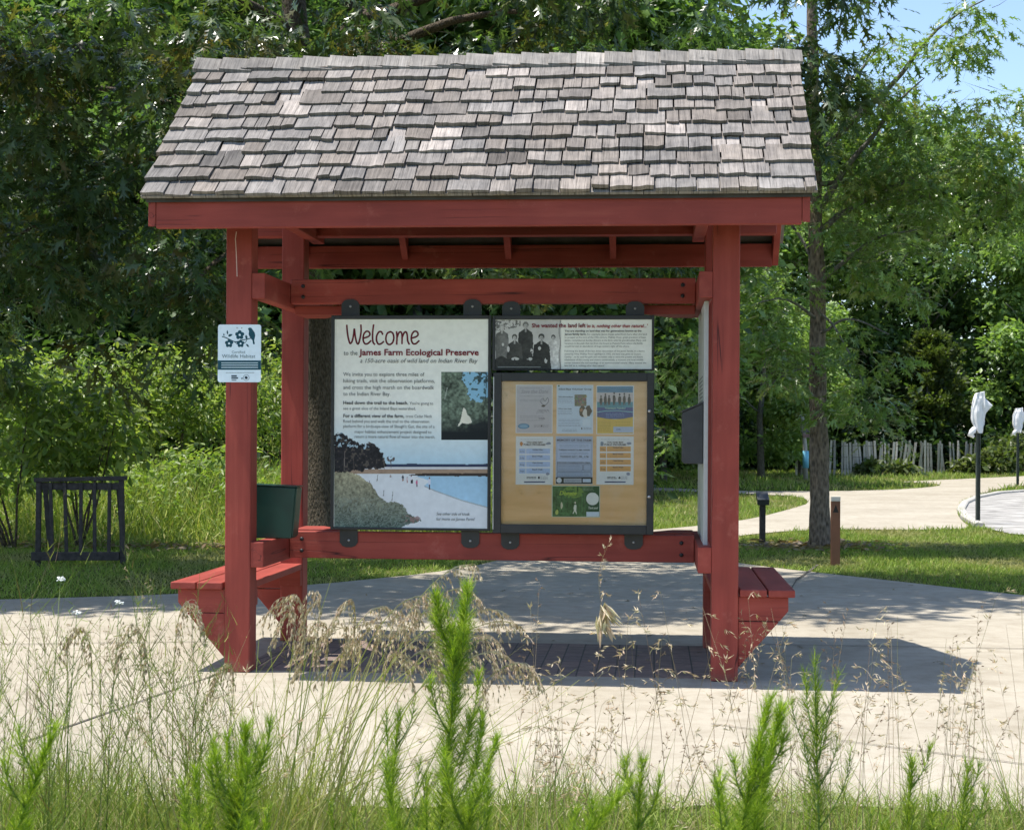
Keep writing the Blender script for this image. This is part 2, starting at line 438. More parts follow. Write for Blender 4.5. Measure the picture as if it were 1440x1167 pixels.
g = 400
sheet('ground', [Vector((-g, -40, 0)), Vector((g, -40, 0)), Vector((g, 800, 0)), Vector((-g, 800, 0))], 0.0, gm)
concrete_px = [(-900, 868), (-300, 852), (0, 845), (240, 838), (440, 824), (600, 808), (690, 793), (765, 768), (850, 752), (930, 745),
    (985, 740), (1060, 730), (1110, 717), (1139, 708), (1128, 699), (1060, 695), (920, 690), (700, 688), (700, 684), (920, 686), (1040, 691), (1150, 691.5), (1250, 689.5), (1305, 686),
    (1326, 682.5), (1305, 679.5), (1260, 678), (1330, 675), (1480, 668), (1700, 662), (1700, 676), (1480, 680), (1425, 684), (1400, 689), (1372, 697), (1350, 708), (1345, 720), (1352, 733),
    (1368, 744), (1300, 746), (1180, 745), (1100, 748), (1040, 754), (1000, 763), (990, 775), (1010, 789), (1090, 800), (1200, 812), (1440, 839), (1800, 878), (2600, 960)]
def fine_poly(px):
    p = [G(*q) for q in px]; return p
fr = [Vector((9, 5.4, 0))] + [Vector((2.4-0.06*i, 5.42 + 0.09*mnoise.noise((i*0.23, 0, 4)) + 0.05*mnoise.noise((i*0.9, 3, 4)), 0)) for i in range(82)] + [Vector((-6, 5.5, 0)), Vector((-14, 5.6, 0))]
cp = fine_poly(concrete_px) + fr
# smooth the bends of the far path but keep the long straight runs
q = []
for i, a in enumerate(cp):
    b = cp[(i+1) % len(cp)]; q += [a*0.8+b*0.2, a*0.2+b*0.8]
sheet('path', q, 0.012, cm)
CONC = [(v.x, v.y) for v in q]

# saw-cut joints in the concrete
jm = simple('joint_filler', (0.10, 0.085, 0.065), 0.95, 0, 0.3, 60, 0)
mb = MB()
def strip(a, b, w, z=0.017):
    a, b = Vector(a), Vector(b); d = (b-a).normalized(); n = Vector((-d.y, d.x, 0))*w/2; k = max(2, int((b-a).length/0.35)); prev = None
    for i in range(k+1):
        p = a.lerp(b, i/k); j = 1 + 0.5*mnoise.noise(p*3.1); s = n*j + n.normalized()*0.006*mnoise.noise(p*2.3)
        cur = (p.x-s.x, p.y-s.y, z), (p.x+n.x*j, p.y+n.y*j, z)
        if prev: mb.add([prev[0], cur[0], cur[1], prev[1]], [(0, 1, 2, 3)])
        prev = cur
g1, g2 = G(692, 960), G(634, 1062)
strip(g1, g1+(g2-g1)*1.6, 0.016); strip(G(1065, 909), G(1800, 921), 0.012); strip(G(1000, 1022), G(1560, 1095), 0.010)
strip(G(1150, 796), G(1120, 818), 0.03); strip(G(1120, 818), G(1065, 909), 0.012); strip(G(-200, 912), G(300, 905), 0.012); strip(G(470, 893), G(0, 1060), 0.012)
tag(mb.build('path_joints', jm), kind='structure')

bk = MB(); bk.box(-1.32, 1.36, -0.61, 0.66, 0.006, 0.0162)
o = bk.build('brick_paving', brick_mat()); o.matrix_world = KM; tag(o, kind='structure')

# gravel lot inside its kerb
grav = simple('white_gravel', (0.30, 0.288, 0.268), 0.95, 0, 0.42, 2.6, 0.6, 0.1)
kerb_px = [(1480, 690), (1440, 692.5), (1405, 695), (1375, 701), (1357, 709), (1351, 719), (1358, 730), (1378, 742)]
lot = [G(*p) for p in kerb_px] + [G(1420, 752), G(1520, 760), G(1900, 760), G(1900, 690)]
sheet('gravel_lot', lot, 0.020, grav)
kp = [G(*p) for p in kerb_px]; kq = []
for a, b in zip(kp, kp[1:]):
    for i in range(4): kq.append(a.lerp(b, i/4))
kq.append(kp[-1]); mb = MB()
def sweep(mb, pts, prof):
    rows = []
    for i, p in enumerate(pts):
        t = (pts[min(i+1, len(pts)-1)]-pts[max(0, i-1)]); t.z = 0; t.normalize(); n = Vector((-t.y, t.x, 0))
        rows.append([p + n*u + Vector((0, 0, w)) for u, w in prof])
    k = len(prof); vs = [v for r in rows for v in r]
    mb.add(vs, [(i*k+j, (i+1)*k+j, (i+1)*k+(j+1) % k, i*k+(j+1) % k) for i in range(len(pts)-1) for j in range(k)] + [tuple(range(k)), tuple(range(len(vs)-1, len(vs)-1-k, -1))])
sweep(mb, kq, [(-0.07, 0.0), (-0.07, 0.055), (-0.05, 0.07), (0.05, 0.07), (0.07, 0.055), (0.07, 0.0)])
tag(mb.build('kerb', simple('kerb_concrete', (0.38, 0.36, 0.32), 0.9, 0, 0.2, 12, 0.3)), kind='structure')

# ------------------------------------------------------------------ the kiosk
HW = 1.302; HD = 0.635; PR = 0.07
kiosk = kthing('information_kiosk', (0, 0, 0), 'open red timber kiosk on four posts with weathered grey shingle roof and side benches', 'kiosk')
RZ0, RRUN, RRISE = 2.524, 1.055, 0.925        # shingle tip height, run and rise of one slope
XL, XR = -1.735, 1.735
def roofz(y): return RZ0 - 0.03 + (RRUN-abs(y))*RRISE/RRUN     # underside of the shingles

for sx in (-1, 1):
    for sy in (-1, 1):
        mb = MB(); x, y = sx*HW, sy*HD
        top = roofz(abs(y)+PR) - 0.02
        mb.box(x-PR, x+PR, y-PR, y+PR, 0.014, top); mb.build('post', RED['z'], kiosk, 0.006)
# side beams on the inner faces of the posts, upper and lower
BT = 0.072
for sx in (-1, 1):
    xi = sx*(HW-PR)
    a, b = sorted((xi, xi - sx*BT))
    for z0, z1, nm in ((2.022, 2.162, 'upper_side_beam'), (0.578, 0.715, 'lower_side_rail')):
        mb = MB(); mb.box(a, b, -HD-PR+0.004, HD+PR-0.004, z0, z1); mb.build(nm, RED['y'], kiosk, 0.005)
    mb = MB(); mb.box(a, b, -HD-PR-0.12, HD+PR+0.12, 2.50, 2.63); mb.build('roof_side_plate', RED['y'], kiosk, 0.005)
xin = HW-PR-BT
for z0, z1, nm in ((2.045, 2.185, 'upper_cross_beam'), (0.585, 0.738, 'lower_cross_rail')):
    mb = MB(); mb.box(-xin+0.002, xin-0.002, -0.11, -0.02, z0, z1); mb.build(nm, RED['x'], kiosk, 0.005)
# short corner braces behind the cross beams
for sx in (-1, 1):
    for z0, z1 in ((1.99, 2.043), (0.69, 0.745)):
        mb = MB(); x0 = sx*(xin-0.002); x1 = x0 - sx*0.30; x2 = x0 - sx*0.12
        pts = [(x0, 0.0), (x1, 0.0), (x2, 0.30), (x0, 0.30)]
        lo = [(p[0], p[1], z0) for p in pts]; hi = [(p[0], p[1], z1) for p in pts]
        if sx < 0: lo.reverse(); hi.reverse()
        lo.reverse(); hi.reverse(); mb.hexa(lo, hi); mb.build('corner_brace', RED['x'], kiosk, 0.004)
# carriage bolts through the cross beams and rails
for sx in (-1, 1):
    for z0, z1 in ((2.045, 2.185), (0.585, 0.738)):
        for fz in (0.28, 0.72):
            mb = MB(); z = z0+(z1-z0)*fz; x = sx*(xin-0.075); mb.tube([(x, -0.118, z), (x, -0.1095, z)], [0.009, 0.012], 10); mb.build('bolt', BLACK, kiosk)
# plates, fascias, rafters, rakes, decking
mb = MB(); mb.box(-1.66, 1.66, HD-0.05, HD+0.05, 2.52, 2.66); mb.build('rear_plate', RED['x'], kiosk, 0.004)
mb = MB(); mb.box(-1.66, 1.66, -HD-0.05+0.0, -HD+0.05, 2.52, 2.66); mb.build('front_plate', RED['x'], kiosk, 0.004)
for sy in (-1, 1):
    y0, y1 = sorted((sy*(RRUN-0.045), sy*(RRUN-0.085)))
    mb = MB(); mb.box(-1.662, 1.662, y0, y1, 2.364, 2.507); mb.build('fascia', RED['x'], kiosk, 0.004)
def slope_pts(y0, y1, d0, d1):
    """cross-section quad (y, z) between two distances from the ridge, from d0 to d1 below the shingles"""
    return [(y0, roofz(y0)-d1), (y1, roofz(y1)-d1), (y1, roofz(y1)-d0), (y0, roofz(y0)-d0)]
for x in (-1.33, -0.665, 0.0, 0.665, 1.33):
    for sy in (-1, 1):
        mb = MB(); q = slope_pts(sy*(RRUN-0.087), sy*0.002, 0.026, 0.155)
        if sy < 0: q = q[::1]
        mb.prismx(q, x-0.02, x+0.02); mb.build('rafter', RED['y'], kiosk)
for x in (-1.683, 1.683):
    for sy in (-1, 1):
        mb = MB(); q = slope_pts(sy*(RRUN-0.043), sy*0.001, 0.012, 0.160)
        mb.prismx(q, x-0.0195, x+0.0195); mb.build('rake_board', RED['y'], kiosk, 0.003)
DECK = simple('dark_roof_deck', (0.055, 0.048, 0.042), 0.9, 0, 0.3, 8, 0.2)
for sy in (-1, 1):
    mb = MB(); q = slope_pts(sy*(RRUN-0.03), sy*0.0005, 0.001, 0.024); mb.prismx(q, -1.71, 1.71); mb.build('roof_deck', DECK, kiosk)

# cedar shingles: every one its own wedge
def shingles(sy):
    mb = MB(); L = math.hypot(RRUN, RRISE); n = 11; ex = (L-0.085)/10
    cy, cz = -RRUN/L*sy, RRISE/L                       # up the slope
    ny, nz = RRISE/L*sy, RRUN/L                        # out of the slope
    r = random.Random(31 + sy)
    def pt(x, s, h): return (x, sy*RRUN + cy*s + ny*h, RZ0 + cz*s + nz*h)
    for c in range(n):
        x = XL + r.uniform(-0.012, 0.012); s0 = c*ex
        while x < XR-0.02:
            w = r.choice((0.09, 0.11, 0.13, 0.15, 0.17, 0.20, 0.24))*r.uniform(0.85, 1.12)
            if x + w > XR-0.05: w = XR - x + r.uniform(-0.008, 0.008)
            lost = r.random() < 0.05 and w < 0.16
            nsplit = 2 if w > 0.13 and r.random() < 0.35 else 1
            b0 = r.gauss(0.0, 0.0065) - (0.004 if c else 0); t = r.uniform(0.014, 0.024); up = max(0.0, r.gauss(0.003, 0.003))
            if r.random() < 0.06: b0 += r.uniform(0.01, 0.03)
            hue = r.uniform(-1, 1); br = r.gauss(1, 0.14)
            col = (0.226*br*(1+0.04*hue), 0.205*br, 0.189*br*(1-0.04*hue))
            if r.random() < 0.07: col = (0.33*br, 0.296*br, 0.272*br)
            if r.random() < 0.10: col = tuple(q*0.72 for q in col)
            tw = r.gauss(0, 0.006)
            for k in range(nsplit):
                xa = x + w*k/nsplit + 0.0045; xb = x + w*(k+1)/nsplit - (0.0045 if k == nsplit-1 else 0.0012)
                bb = b0 + (r.gauss(0, 0.006) if nsplit > 1 else 0)
                vv = r.uniform(0.92, 1.08); cc = tuple(q*vv for q in col)
                if lost:                                # outer half of the shingle is gone: the pale layer below shows
                    vv = r.uniform(0.9, 1.1); cc = tuple(q*vv for q in (0.345, 0.312, 0.290)); tt = 0.005; uu = -0.006
                else: tt, uu = t, up
                m = max(2, int((xb-xa)/0.03)); base = []; topb = []; tail = []
                for i in range(m+1):
                    f = i/m; xx = xa + (xb-xa)*f; e = bb + tw*(f-0.5) + r.uniform(-0.0055, 0.0055)
                    base.append(pt(xx, s0+e, 0.001 + uu)); topb.append(pt(xx, s0+e, 0.001+uu+tt+0.0018*math.sin(4*f+hue*9)+r.uniform(-.001, .001)))
                    tail.append(pt(xx, min(s0+ex*1.45, L-0.01), -0.002 + uu*0.2))
                vs = base + topb + tail; q1 = m+1; fs = []
                for i in range(m):
                    fs += [(i, i+1, q1+i+1, q1+i), (q1+i, q1+i+1, 2*q1+i+1, 2*q1+i), (2*q1+i, 2*q1+i+1, i+1, i)]
                fs += [(0, q1, 2*q1), (m, 2*q1+m, q1+m)]
                if sy > 0: fs = [tuple(reversed(f)) for f in fs]
                mb.add(vs, fs, cc)
            x += w
    # starter course under the eave
    for i in range(20):
        xa = XL + (XR-XL)*i/20 + 0.004; xb = XL + (XR-XL)*(i+1)/20
        lo = [pt(xa, 0.004, -0.016), pt(xb, 0.004, -0.016), pt(xb, 0.30, -0.016), pt(xa, 0.30, -0.016)]
        hi = [pt(xa, 0.004, -0.001), pt(xb, 0.004, -0.001), pt(xb, 0.30, -0.003), pt(xa, 0.30, -0.003)]
        mb.hexa(lo, hi, (0.26, 0.24, 0.22))
    return mb
for sy in (-1, 1): shingles(sy).build('shingles', SHINGLE, kiosk)
# ridge cap: overlapping boards lapped towards the left
mb = MB(); r = random.Random(5); x = XL-0.015; n = 22; stepx = (XR-XL+0.03)/n
for i in range(n):
    x0 = x + i*stepx; x1 = x0 + stepx*1.18 if i < n-1 else x0 + stepx
    br = r.gauss(1, 0.13); col = (0.255*br, 0.238*br, 0.220*br)
    if i == 14: col = (0.40, 0.37, 0.34)
    for sy in (-1, 1):
        w = 0.105 + r.uniform(-0.006, 0.006); l0 = 0.016 + r.uniform(0, 0.006); l1 = 0.010
        def cp_(xx, d, h):
            y = sy*d*0.7106; zz = RZ0+RRISE - d*0.70 + h
            return (xx, y + sy*h*0.35, zz)
        ov = 0.012 if sy < 0 else 0.0
        lo = [cp_(x0, -ov, l0-0.002), cp_(x1, -ov, l1-0.002), cp_(x1, w, l1-0.002), cp_(x0, w, l0-0.002)]
        hi = [cp_(x0, -ov, l0+0.018), cp_(x1, -ov, l1+0.014), cp_(x1, w, l1+0.014), cp_(x0, w, l0+0.018)]
        if sy > 0: lo.reverse(); hi.reverse()
        vv = r.uniform(0.93, 1.07); mb.hexa(lo, hi, tuple(c*vv for c in col))
mb.build('ridge_cap', SHINGLE, kiosk)

# dried paint run on the front left post
class _L: pass
mb = MB()
dp = [K(x, y, -HD-PR-0.001) for x, y in ((332.5, 326), (331, 336), (332.0, 350), (332.6, 366), (333.4, 389))]
for a, b in zip(dp, dp[1:]):
    w = 0.0022; mb.hexa([(a.x-w, -HD-PR-0.0022, a.z), (a.x+w, -HD-PR-0.0022, a.z), (b.x+w, -HD-PR-0.0022, b.z), (b.x-w, -HD-PR-0.0022, b.z)], [(a.x-w, -HD-PR-0.0005, a.z), (a.x+w, -HD-PR-0.0005, a.z), (b.x+w, -HD-PR-0.0005, b.z), (b.x-w, -HD-PR-0.0005, b.z)])
mb.build('paint_run', simple('pale_run', (0.60, 0.42, 0.38), 0.7, 0, 0.1, 30, 0), kiosk)

# benches on both sides
SZ1, SZ0 = 0.497, 0.459
for sx in (-1, 1):
    X = lambda d: sx*(HW + d)             # d = outwards from the post centre
    def pl(d0, d1, y0, y1, nm='seat_board'):
        a, b = sorted((X(d0), X(d1))); mb = MB(); mb.box(a, b, y0, y1, SZ0, SZ1); mb.build(nm, RED['y'], kiosk, 0.005)
    pl(0.225, 0.362, -0.725, 0.725); pl(0.078, 0.217, -0.725, 0.725); pl(-0.068, 0.068, -0.560, 0.560)
    for sy in (-1, 1):
        y0, y1 = sorted((sy*(HD+PR-0.012), sy*(HD+PR-0.052)))
        def outl(pts): return [(X(d), z) for d, z in pts]
        def pr(pts, nm):
            p = outl(pts)
            if sx < 0: p = p[::-1]
            mb = MB(); mb.prism(p[::-1], y0, y1); mb.build(nm, RED['x'], kiosk, 0.004)
        pr([(0.0705, 0.457), (0.330, 0.457), (0.330, 0.385), (0.285, 0.332), (0.0705, 0.332)], 'bracket_board')
        pr([(0.0705, 0.328), (0.281, 0.328), (0.0705, 0.085)], 'bracket_board')
        # inner cleat that carries the inside plank
        mb = MB(); a, b = sorted((X(-0.066), X(0.066))); ya, yb = sorted((sy*(HD-PR-0.002), sy*(HD-PR-0.042))); mb.box(a, b, ya, yb, 0.36, 0.457); mb.build('seat_cleat', RED['x'], kiosk, 0.003)

# ------------------------------------------------------------------ lettering
def textmesh(s, bold=False, shear=0.0):
    c = bpy.data.curves.new('t', 'FONT'); c.body = s; c.size = 1.0; c.shear = shear
    if bold: c.offset = 0.022
    c.resolution_u = 2
    o = bpy.data.objects.new('t', c)
    me = bpy.data.meshes.new_from_object(o)
    V = np.array([v.co[:] for v in me.vertices]); F = [tuple(p.vertices) for p in me.polygons]
    bpy.data.objects.remove(o); bpy.data.curves.remove(c); bpy.data.meshes.remove(me)
    return V, F

class Face:                                # flat artwork on a kiosk plane y = yl, drawn with photo pixels as its ruler
    def __init__(self, yl): self.yl = yl; self.n = 0; self.mb = MB()
    def p(self, x, y, lay): q = K(x, y, self.yl); return (q.x, self.yl - 0.0004*lay, q.z)
    def poly(self, pts, col, lay): self.mb.poly([self.p(x, y, lay) for x, y in pts], col)
    def rect(self, x0, y0, x1, y1, col, lay): self.poly([(x0, y1), (x1, y1), (x1, y0), (x0, y0)], col, lay)
    def line(self, pts, w, col, lay):
        for i, (a, b) in enumerate(zip(pts, pts[1:])):
            dx, dy = b[0]-a[0], b[1]-a[1]; l = math.hypot(dx, dy) or 1; nx, ny = -dy/l*w/2, dx/l*w/2; ex, ey = dx/l*w*0.3, dy/l*w*0.3
            self.poly([(a[0]+nx-ex, a[1]+ny-ey), (a[0]-nx-ex, a[1]-ny-ey), (b[0]-nx+ex, b[1]-ny+ey), (b[0]+nx+ex, b[1]+ny+ey)][::-1] if False else
                      [(a[0]-nx-ex, a[1]-ny-ey), (a[0]+nx-ex, a[1]+ny-ey), (b[0]+nx+ex, b[1]+ny+ey), (b[0]-nx+ex, b[1]-ny+ey)], col, lay + 0.02*i/max(1, len(pts)))
    def blob(self, x, y, rx, ry, col, lay, n=9, wob=0.25):
        pts = []
        for k in range(n):
            a = -2*math.pi*k/n; j = 1 + rnd.uniform(-wob, wob); pts.append((x + rx*j*math.cos(a), y + ry*j*math.sin(a)))
        self.poly(pts, col, lay)
    def text(self, s, x0, x1, yb, cap, col, lay, bold=False, it=False):
        V, F = textmesh(s, bold, 0.25 if it else 0.0)
        a = K(x0, yb, self.yl); b = K(x1, yb, self.yl); t = K(x0, yb-cap, self.yl)
        mnx, mxx = V[:, 0].min(), V[:, 0].max()
        sx = (b.x-a.x)/(mxx-mnx); sz = (t.z-a.z)/0.729
        dz = (b.z-a.z)/(b.x-a.x)*0
        vs = [(a.x + (v[0]-mnx)*sx, self.yl - 0.0004*lay, a.z + v[1]*sz + (v[0]-mnx)*sx*dz) for v in V]
        self.mb.add(vs, F, col)
    def build(self, name, parent, mat=None):
        o = self.mb.build(name, mat or PRINT, parent); self.mb = MB(); return o

def vnoise(h, w, cell, seed, octaves=4):
    g_ = np.random.default_rng(seed); out = np.zeros((h, w)); amp, tot = 1.0, 0.0
    for o in range(octaves):
        c = max(1.0, cell/2**o); gh, gw = int(h/c)+3, int(w/c)+3; gr_ = g_.random((gh, gw))
        y = np.arange(h)/c; x = np.arange(w)/c; y0, x0 = y.astype(int), x.astype(int); fy, fx = (y-y0)[:, None], (x-x0)[None]
        fy, fx = fy*fy*(3-2*fy), fx*fx*(3-2*fx)
        a = gr_[np.ix_(y0, x0)]*(1-fx)+gr_[np.ix_(y0, x0+1)]*fx; b = gr_[np.ix_(y0+1, x0)]*(1-fx)+gr_[np.ix_(y0+1, x0+1)]*fx
        out += amp*(a*(1-fy)+b*fy); tot += amp; amp *= .6
    return out/tot

class Raster:
    """a printed photograph: fine cells of ink computed from noise and outlines; ruler = photo pixels"""
    def __init__(self, x0, y0, x1, y1, cell=1.0, seed=1):
        self.x0, self.y0, self.cell = x0, y0, cell; self.w, self.h = int(round((x1-x0)/cell)), int(round((y1-y0)/cell)); self.x1, self.y1 = x1, y1
        self.a = np.zeros((self.h, self.w, 3)); yy, xx = np.mgrid[0:self.h, 0:self.w]
        self.X = x0+(xx+.5)*(x1-x0)/self.w; self.Y = y0+(yy+.5)*(y1-y0)/self.h; self.seed = seed
    def n(self, cell, k=0, o=4): return vnoise(self.h, self.w, cell/self.cell, self.seed*31+k, o)
    def paint(self, mask, c, amt=1.0):
        c = np.asarray(c, float); m = (mask*amt)[..., None] if np.ndim(mask) == 2 else mask
        self.a = self.a*(1-m) + c*m
    def poly(self, pts, c, wob=0.0, amt=1.0, k=5):
        dx = (self.n(5, k)-.5)*wob; dy = (self.n(5, k+1)-.5)*wob
        m = inside(pts, (self.X+dx).ravel(), (self.Y+dy).ravel()).reshape(self.h, self.w).astype(float); self.paint(m, c, amt); return m
    def disc(self, x, y, rx, ry, c, amt=1.0): m = (((self.X-x)/rx)**2+((self.Y-y)/ry)**2 < 1).astype(float); self.paint(m, c, amt)
    def build(self, name, parent, yl, mat=None):
        V = np.zeros((self.h+1, self.w+1, 3)); off = parent['kx']
        c00, c10, c01, c11 = (K(x, y, yl) for x, y in ((self.x0, self.y0), (self.x1, self.y0), (self.x0, self.y1), (self.x1, self.y1)))
        u = np.linspace(0, 1, self.w+1)[None, :]; v = np.linspace(0, 1, self.h+1)[:, None]
        for k, g_ in ((0, 'x'), (2, 'z')):
            p = [getattr(q, g_) for q in (c00, c10, c01, c11)]; V[..., k] = p[0]*(1-u)*(1-v)+p[1]*u*(1-v)+p[2]*(1-u)*v+p[3]*u*v - off[k]
        V[..., 1] = yl - off[1]
        i = np.arange(self.h)[:, None]*(self.w+1)+np.arange(self.w)[None]; F = np.stack([i+self.w+1, i+self.w+2, i+1, i], -1).reshape(-1, 4)
        VV = V.reshape(-1, 3)[F.ravel()]; FF = np.arange(len(VV)).reshape(-1, 4)
        return npmesh(name, VV, FF, np.repeat(np.clip(self.a, 0, 1).reshape(-1, 3), 4, 0), mat or PRINT, parent)
# ------------------------------------------------------------------ signs hung on the cross beams
YP = -0.152                                # front of the sign boards
def kbox(x0, y0, x1, y1, yl):              # photo rectangle -> kiosk (xa, xb, za, zb) on plane yl
    a, b = K(x0, y1, yl), K(x1, y0, yl); c, d = K(x0, y0, yl), K(x1, y1, yl)
    return (a.x+c.x)/2, (b.x+d.x)/2, (a.z+d.z)/2, (b.z+c.z)/2
def frame_bars(mb, o, i, y0, y1):
    mb.box(o[0], i[0], y0, y1, o[2], o[3]); mb.box(i[1], o[1], y0, y1, o[2], o[3])
    mb.box(i[0], i[1], y0, y1, i[3], o[3]); mb.box(i[0], i[1], y0, y1, o[2], i[2])
def tab(parent, px, py, up, ytop):
    """rounded steel hanger with its bolt; (px, py) = bolt in the photo, ytop = photo row of the sign edge"""
    b = K(px, py, -0.115); e = K(px, ytop, -0.115); w = 0.052
    dz = e.z - b.z; s = 1 if up else -1
    pts = [(b.x-w, e.z), (b.x-w, b.z+0.012*s), (b.x-w*0.72, b.z+0.032*s), (b.x-w*0.3, b.z+0.040*s), (b.x+w*0.3, b.z+0.040*s), (b.x+w*0.72, b.z+0.032*s), (b.x+w, b.z+0.012*s), (b.x+w, e.z)]
    if not up: pts.reverse()
    mb = MB(); mb.prism(pts[::-1], -0.119, -0.1125); t = mb.build('hanger', BLACK, parent)
    mb = MB(); mb.tube([(b.x, -0.1225, b.z), (b.x, -0.1185, b.z)], [0.006, 0.008], 8); mb.build('bolt', STEEL, t, off=parent['kx'])

MAROON = lin(120, 22, 42); INK = lin(70, 74, 76); INK2 = lin(92, 98, 100); PALE = lin(240, 243, 235)
# ---- welcome sign
o = kbox(465.5, 443.5, 690, 745.5, YP); i = kbox(470, 449, 686, 742, YP)
ws = kthing('welcome_sign', ((o[0]+o[1])/2, YP+0.01, o[2]), 'tall pale welcome sign with beach photograph hung at left between the kiosk beams', 'sign')
mb = MB(); frame_bars(mb, o, i, YP-0.008, YP+0.028); mb.build('frame', BLACK, ws, 0.003)
mb = MB(); mb.box(i[0]-0.003, i[1]+0.003, YP+0.001, YP+0.02, i[2]-0.003, i[3]+0.003, PALE); mb.build('panel', PRINT, ws)
for px, py, up, yt in ((493, 431, True, 446), (664.5, 431, True, 446), (490.5, 759.5, False, 743), (661.5, 760.5, False, 743)): tab(ws, px, py, up, yt)
L_ = lambda *q: np.array(lin(*q))
r = Raster(470, 575, 686, 742, 0.8, 3); X, Y = r.X, r.Y
t = np.clip((Y-575)/85, 0, 1)[..., None]; r.a = np.array(PALE)*(1-t) + L_(170, 205, 224)*t
r.paint(((Y > 652.5+1.6*(r.n(22, 1)-.5)*2) & (X > 530)).astype(float), L_(52, 62, 88)); r.paint((Y > 656.8).astype(float), L_(206, 208, 212))
nz = r.n(6, 2); r.paint((Y > 659.4+(686-X)*.002).astype(float), L_(158, 136, 116)); r.a *= np.where((Y > 659.4)[..., None], (.72+.55*nz)[..., None], 1)
r.paint((Y > 666.2).astype(float), L_(216, 222, 226)); w_ = r.n(14, 3)
sandm = (Y > 667)[..., None]; r.a = np.where(sandm, r.a*(.94+.10*w_)[..., None], r.a)
wat = r.poly([(584, 669), (686, 669.6), (686, 713), (650, 703), (612, 689.5), (597, 683), (606, 676)], L_(158, 196, 220), 1.2)
r.a = np.where(wat[..., None] > 0, r.a*(.9+.16*r.n(5, 4)+.0035*(Y-668))[..., None], r.a)
edge = np.abs(Y-np.interp(X, [597, 612, 650, 686], [683.4, 690, 703.6, 713.5])); r.paint(((edge < .9) & (X > 597)).astype(float), L_(150, 160, 164), .8)
r.poly([(572, 667.6), (600, 665.2), (686, 665.6), (686, 669.8), (590, 669)], L_(58, 50, 46), 1.5)
tr = r.poly([(468, 664), (468, 612), (475, 608), (482, 611), (488, 611), (494, 616), (500, 621), (508, 624), (516, 624), (521, 622), (529, 626), (535, 632), (540, 640), (541, 648), (543, 655), (533, 658), (512, 661), (490, 664)], L_(38, 38, 46), 9.0)
g1_ = r.n(7, 6); g2_ = r.n(3, 7, 2); r.a = np.where(tr[..., None] > 0, np.array(lin(36, 36, 42))*(.25+2.6*np.clip(g1_*.5+g2_*.5-.22, 0, 1)[..., None]*np.array([1.05, 1.0, .95])), r.a)
br_ = ((g2_ > .62) & (g1_ > .50) & (tr > 0)); r.paint(br_.astype(float), L_(96, 88, 78), .7)
hole = (tr > 0) & (Y < 632) & (r.n(4, 8) > .64); r.paint(hole.astype(float), L_(182, 208, 222), .85)
for x0, y0, x1, y1, c in ((485, 634, 484, 661, 120), (540, 643, 541, 660, 100), (550, 648, 550.6, 658, 96), (497, 640, 498, 660, 84)):
    r.paint(((np.abs(X-(x0+(x1-x0)*(Y-y0)/(y1-y0))) < .6) & (Y > y0) & (Y < y1)).astype(float), L_(c, c-8, c-14), .8)
bb_ = ((X-550)/6)**2+((Y-645)/4)**2 < 1; r.paint((bb_ & (r.n(3, 9, 2) > .5)).astype(float), L_(88, 80, 80))
du = r.poly([(468, 744), (468, 664), (490, 663.5), (508, 669), (519, 679), (530, 690), (531, 697), (546, 706), (560, 706), (568, 712), (574, 722), (584, 728), (594, 733), (578, 736), (562, 744)], L_(110, 116, 98), 6.0)
d1, d2, d3 = r.n(9, 10), r.n(2.6, 11, 2), vnoise(r.h, r.w, 2.2, 99, 2)
dep = np.clip((Y-664)/74, 0, 1)[..., None]; base = L_(150, 146, 120)*(1-dep) + L_(70, 88, 82)*dep
r.a = np.where(du[..., None] > 0, base*(.22+1.75*np.clip(.45*d1+.4*d2+.35*d3-.1, 0, 1.2))[..., None]**1.35, r.a)
st = (du > 0) & (Y > 700) & (np.abs(np.sin(X*2.1+.25*Y+6*d1)) > .93); r.paint(st.astype(float), L_(150, 166, 158), .5)
rw = (((X-578)/14)**2+((Y-730)/6)**2 < 1) & (r.n(3, 12, 2) > .5); r.paint(rw.astype(float), L_(140, 112, 108), .85)
for x, y0, y1 in ((530.5, 668, 677), (539.5, 689, 697), (551.5, 691, 704), (519.5, 676, 680)): r.paint(((np.abs(X-x-(Y-y1)*-.12) < .5) & (Y > y0) & (Y < y1)).astype(float), L_(90, 88, 84), .8)
for x, y, h, cl, lg in ((567, 672, 8, (70, 74, 84), (150, 120, 108)), (573, 674.5, 7, (206, 196, 204), (170, 140, 140)), (578.6, 674, 10, (216, 216, 224), (60, 56, 66)), (580, 677, 5, (52, 50, 58), (60, 56, 66)), (586.5, 679.5, 9, (196, 104, 140), (90, 60, 74)), (604.3, 679.5, 16, (206, 212, 228), (72, 62, 78)), (549.5, 669.5, 2.6, (170, 160, 156), (120, 110, 104))):
    r.disc(x, y-h*.12, 1.25+h*.03, h*.32, L_(*cl)); r.disc(x+.2, y-h*.46, .75, h*.085, L_(98, 76, 68)); r.disc(x-.35, y+h*.34, .55, h*.24, L_(*lg)); r.disc(x+.55, y+h*.34, .5, h*.24, L_(*lg))
r.build('photograph', ws, YP+0.0002)
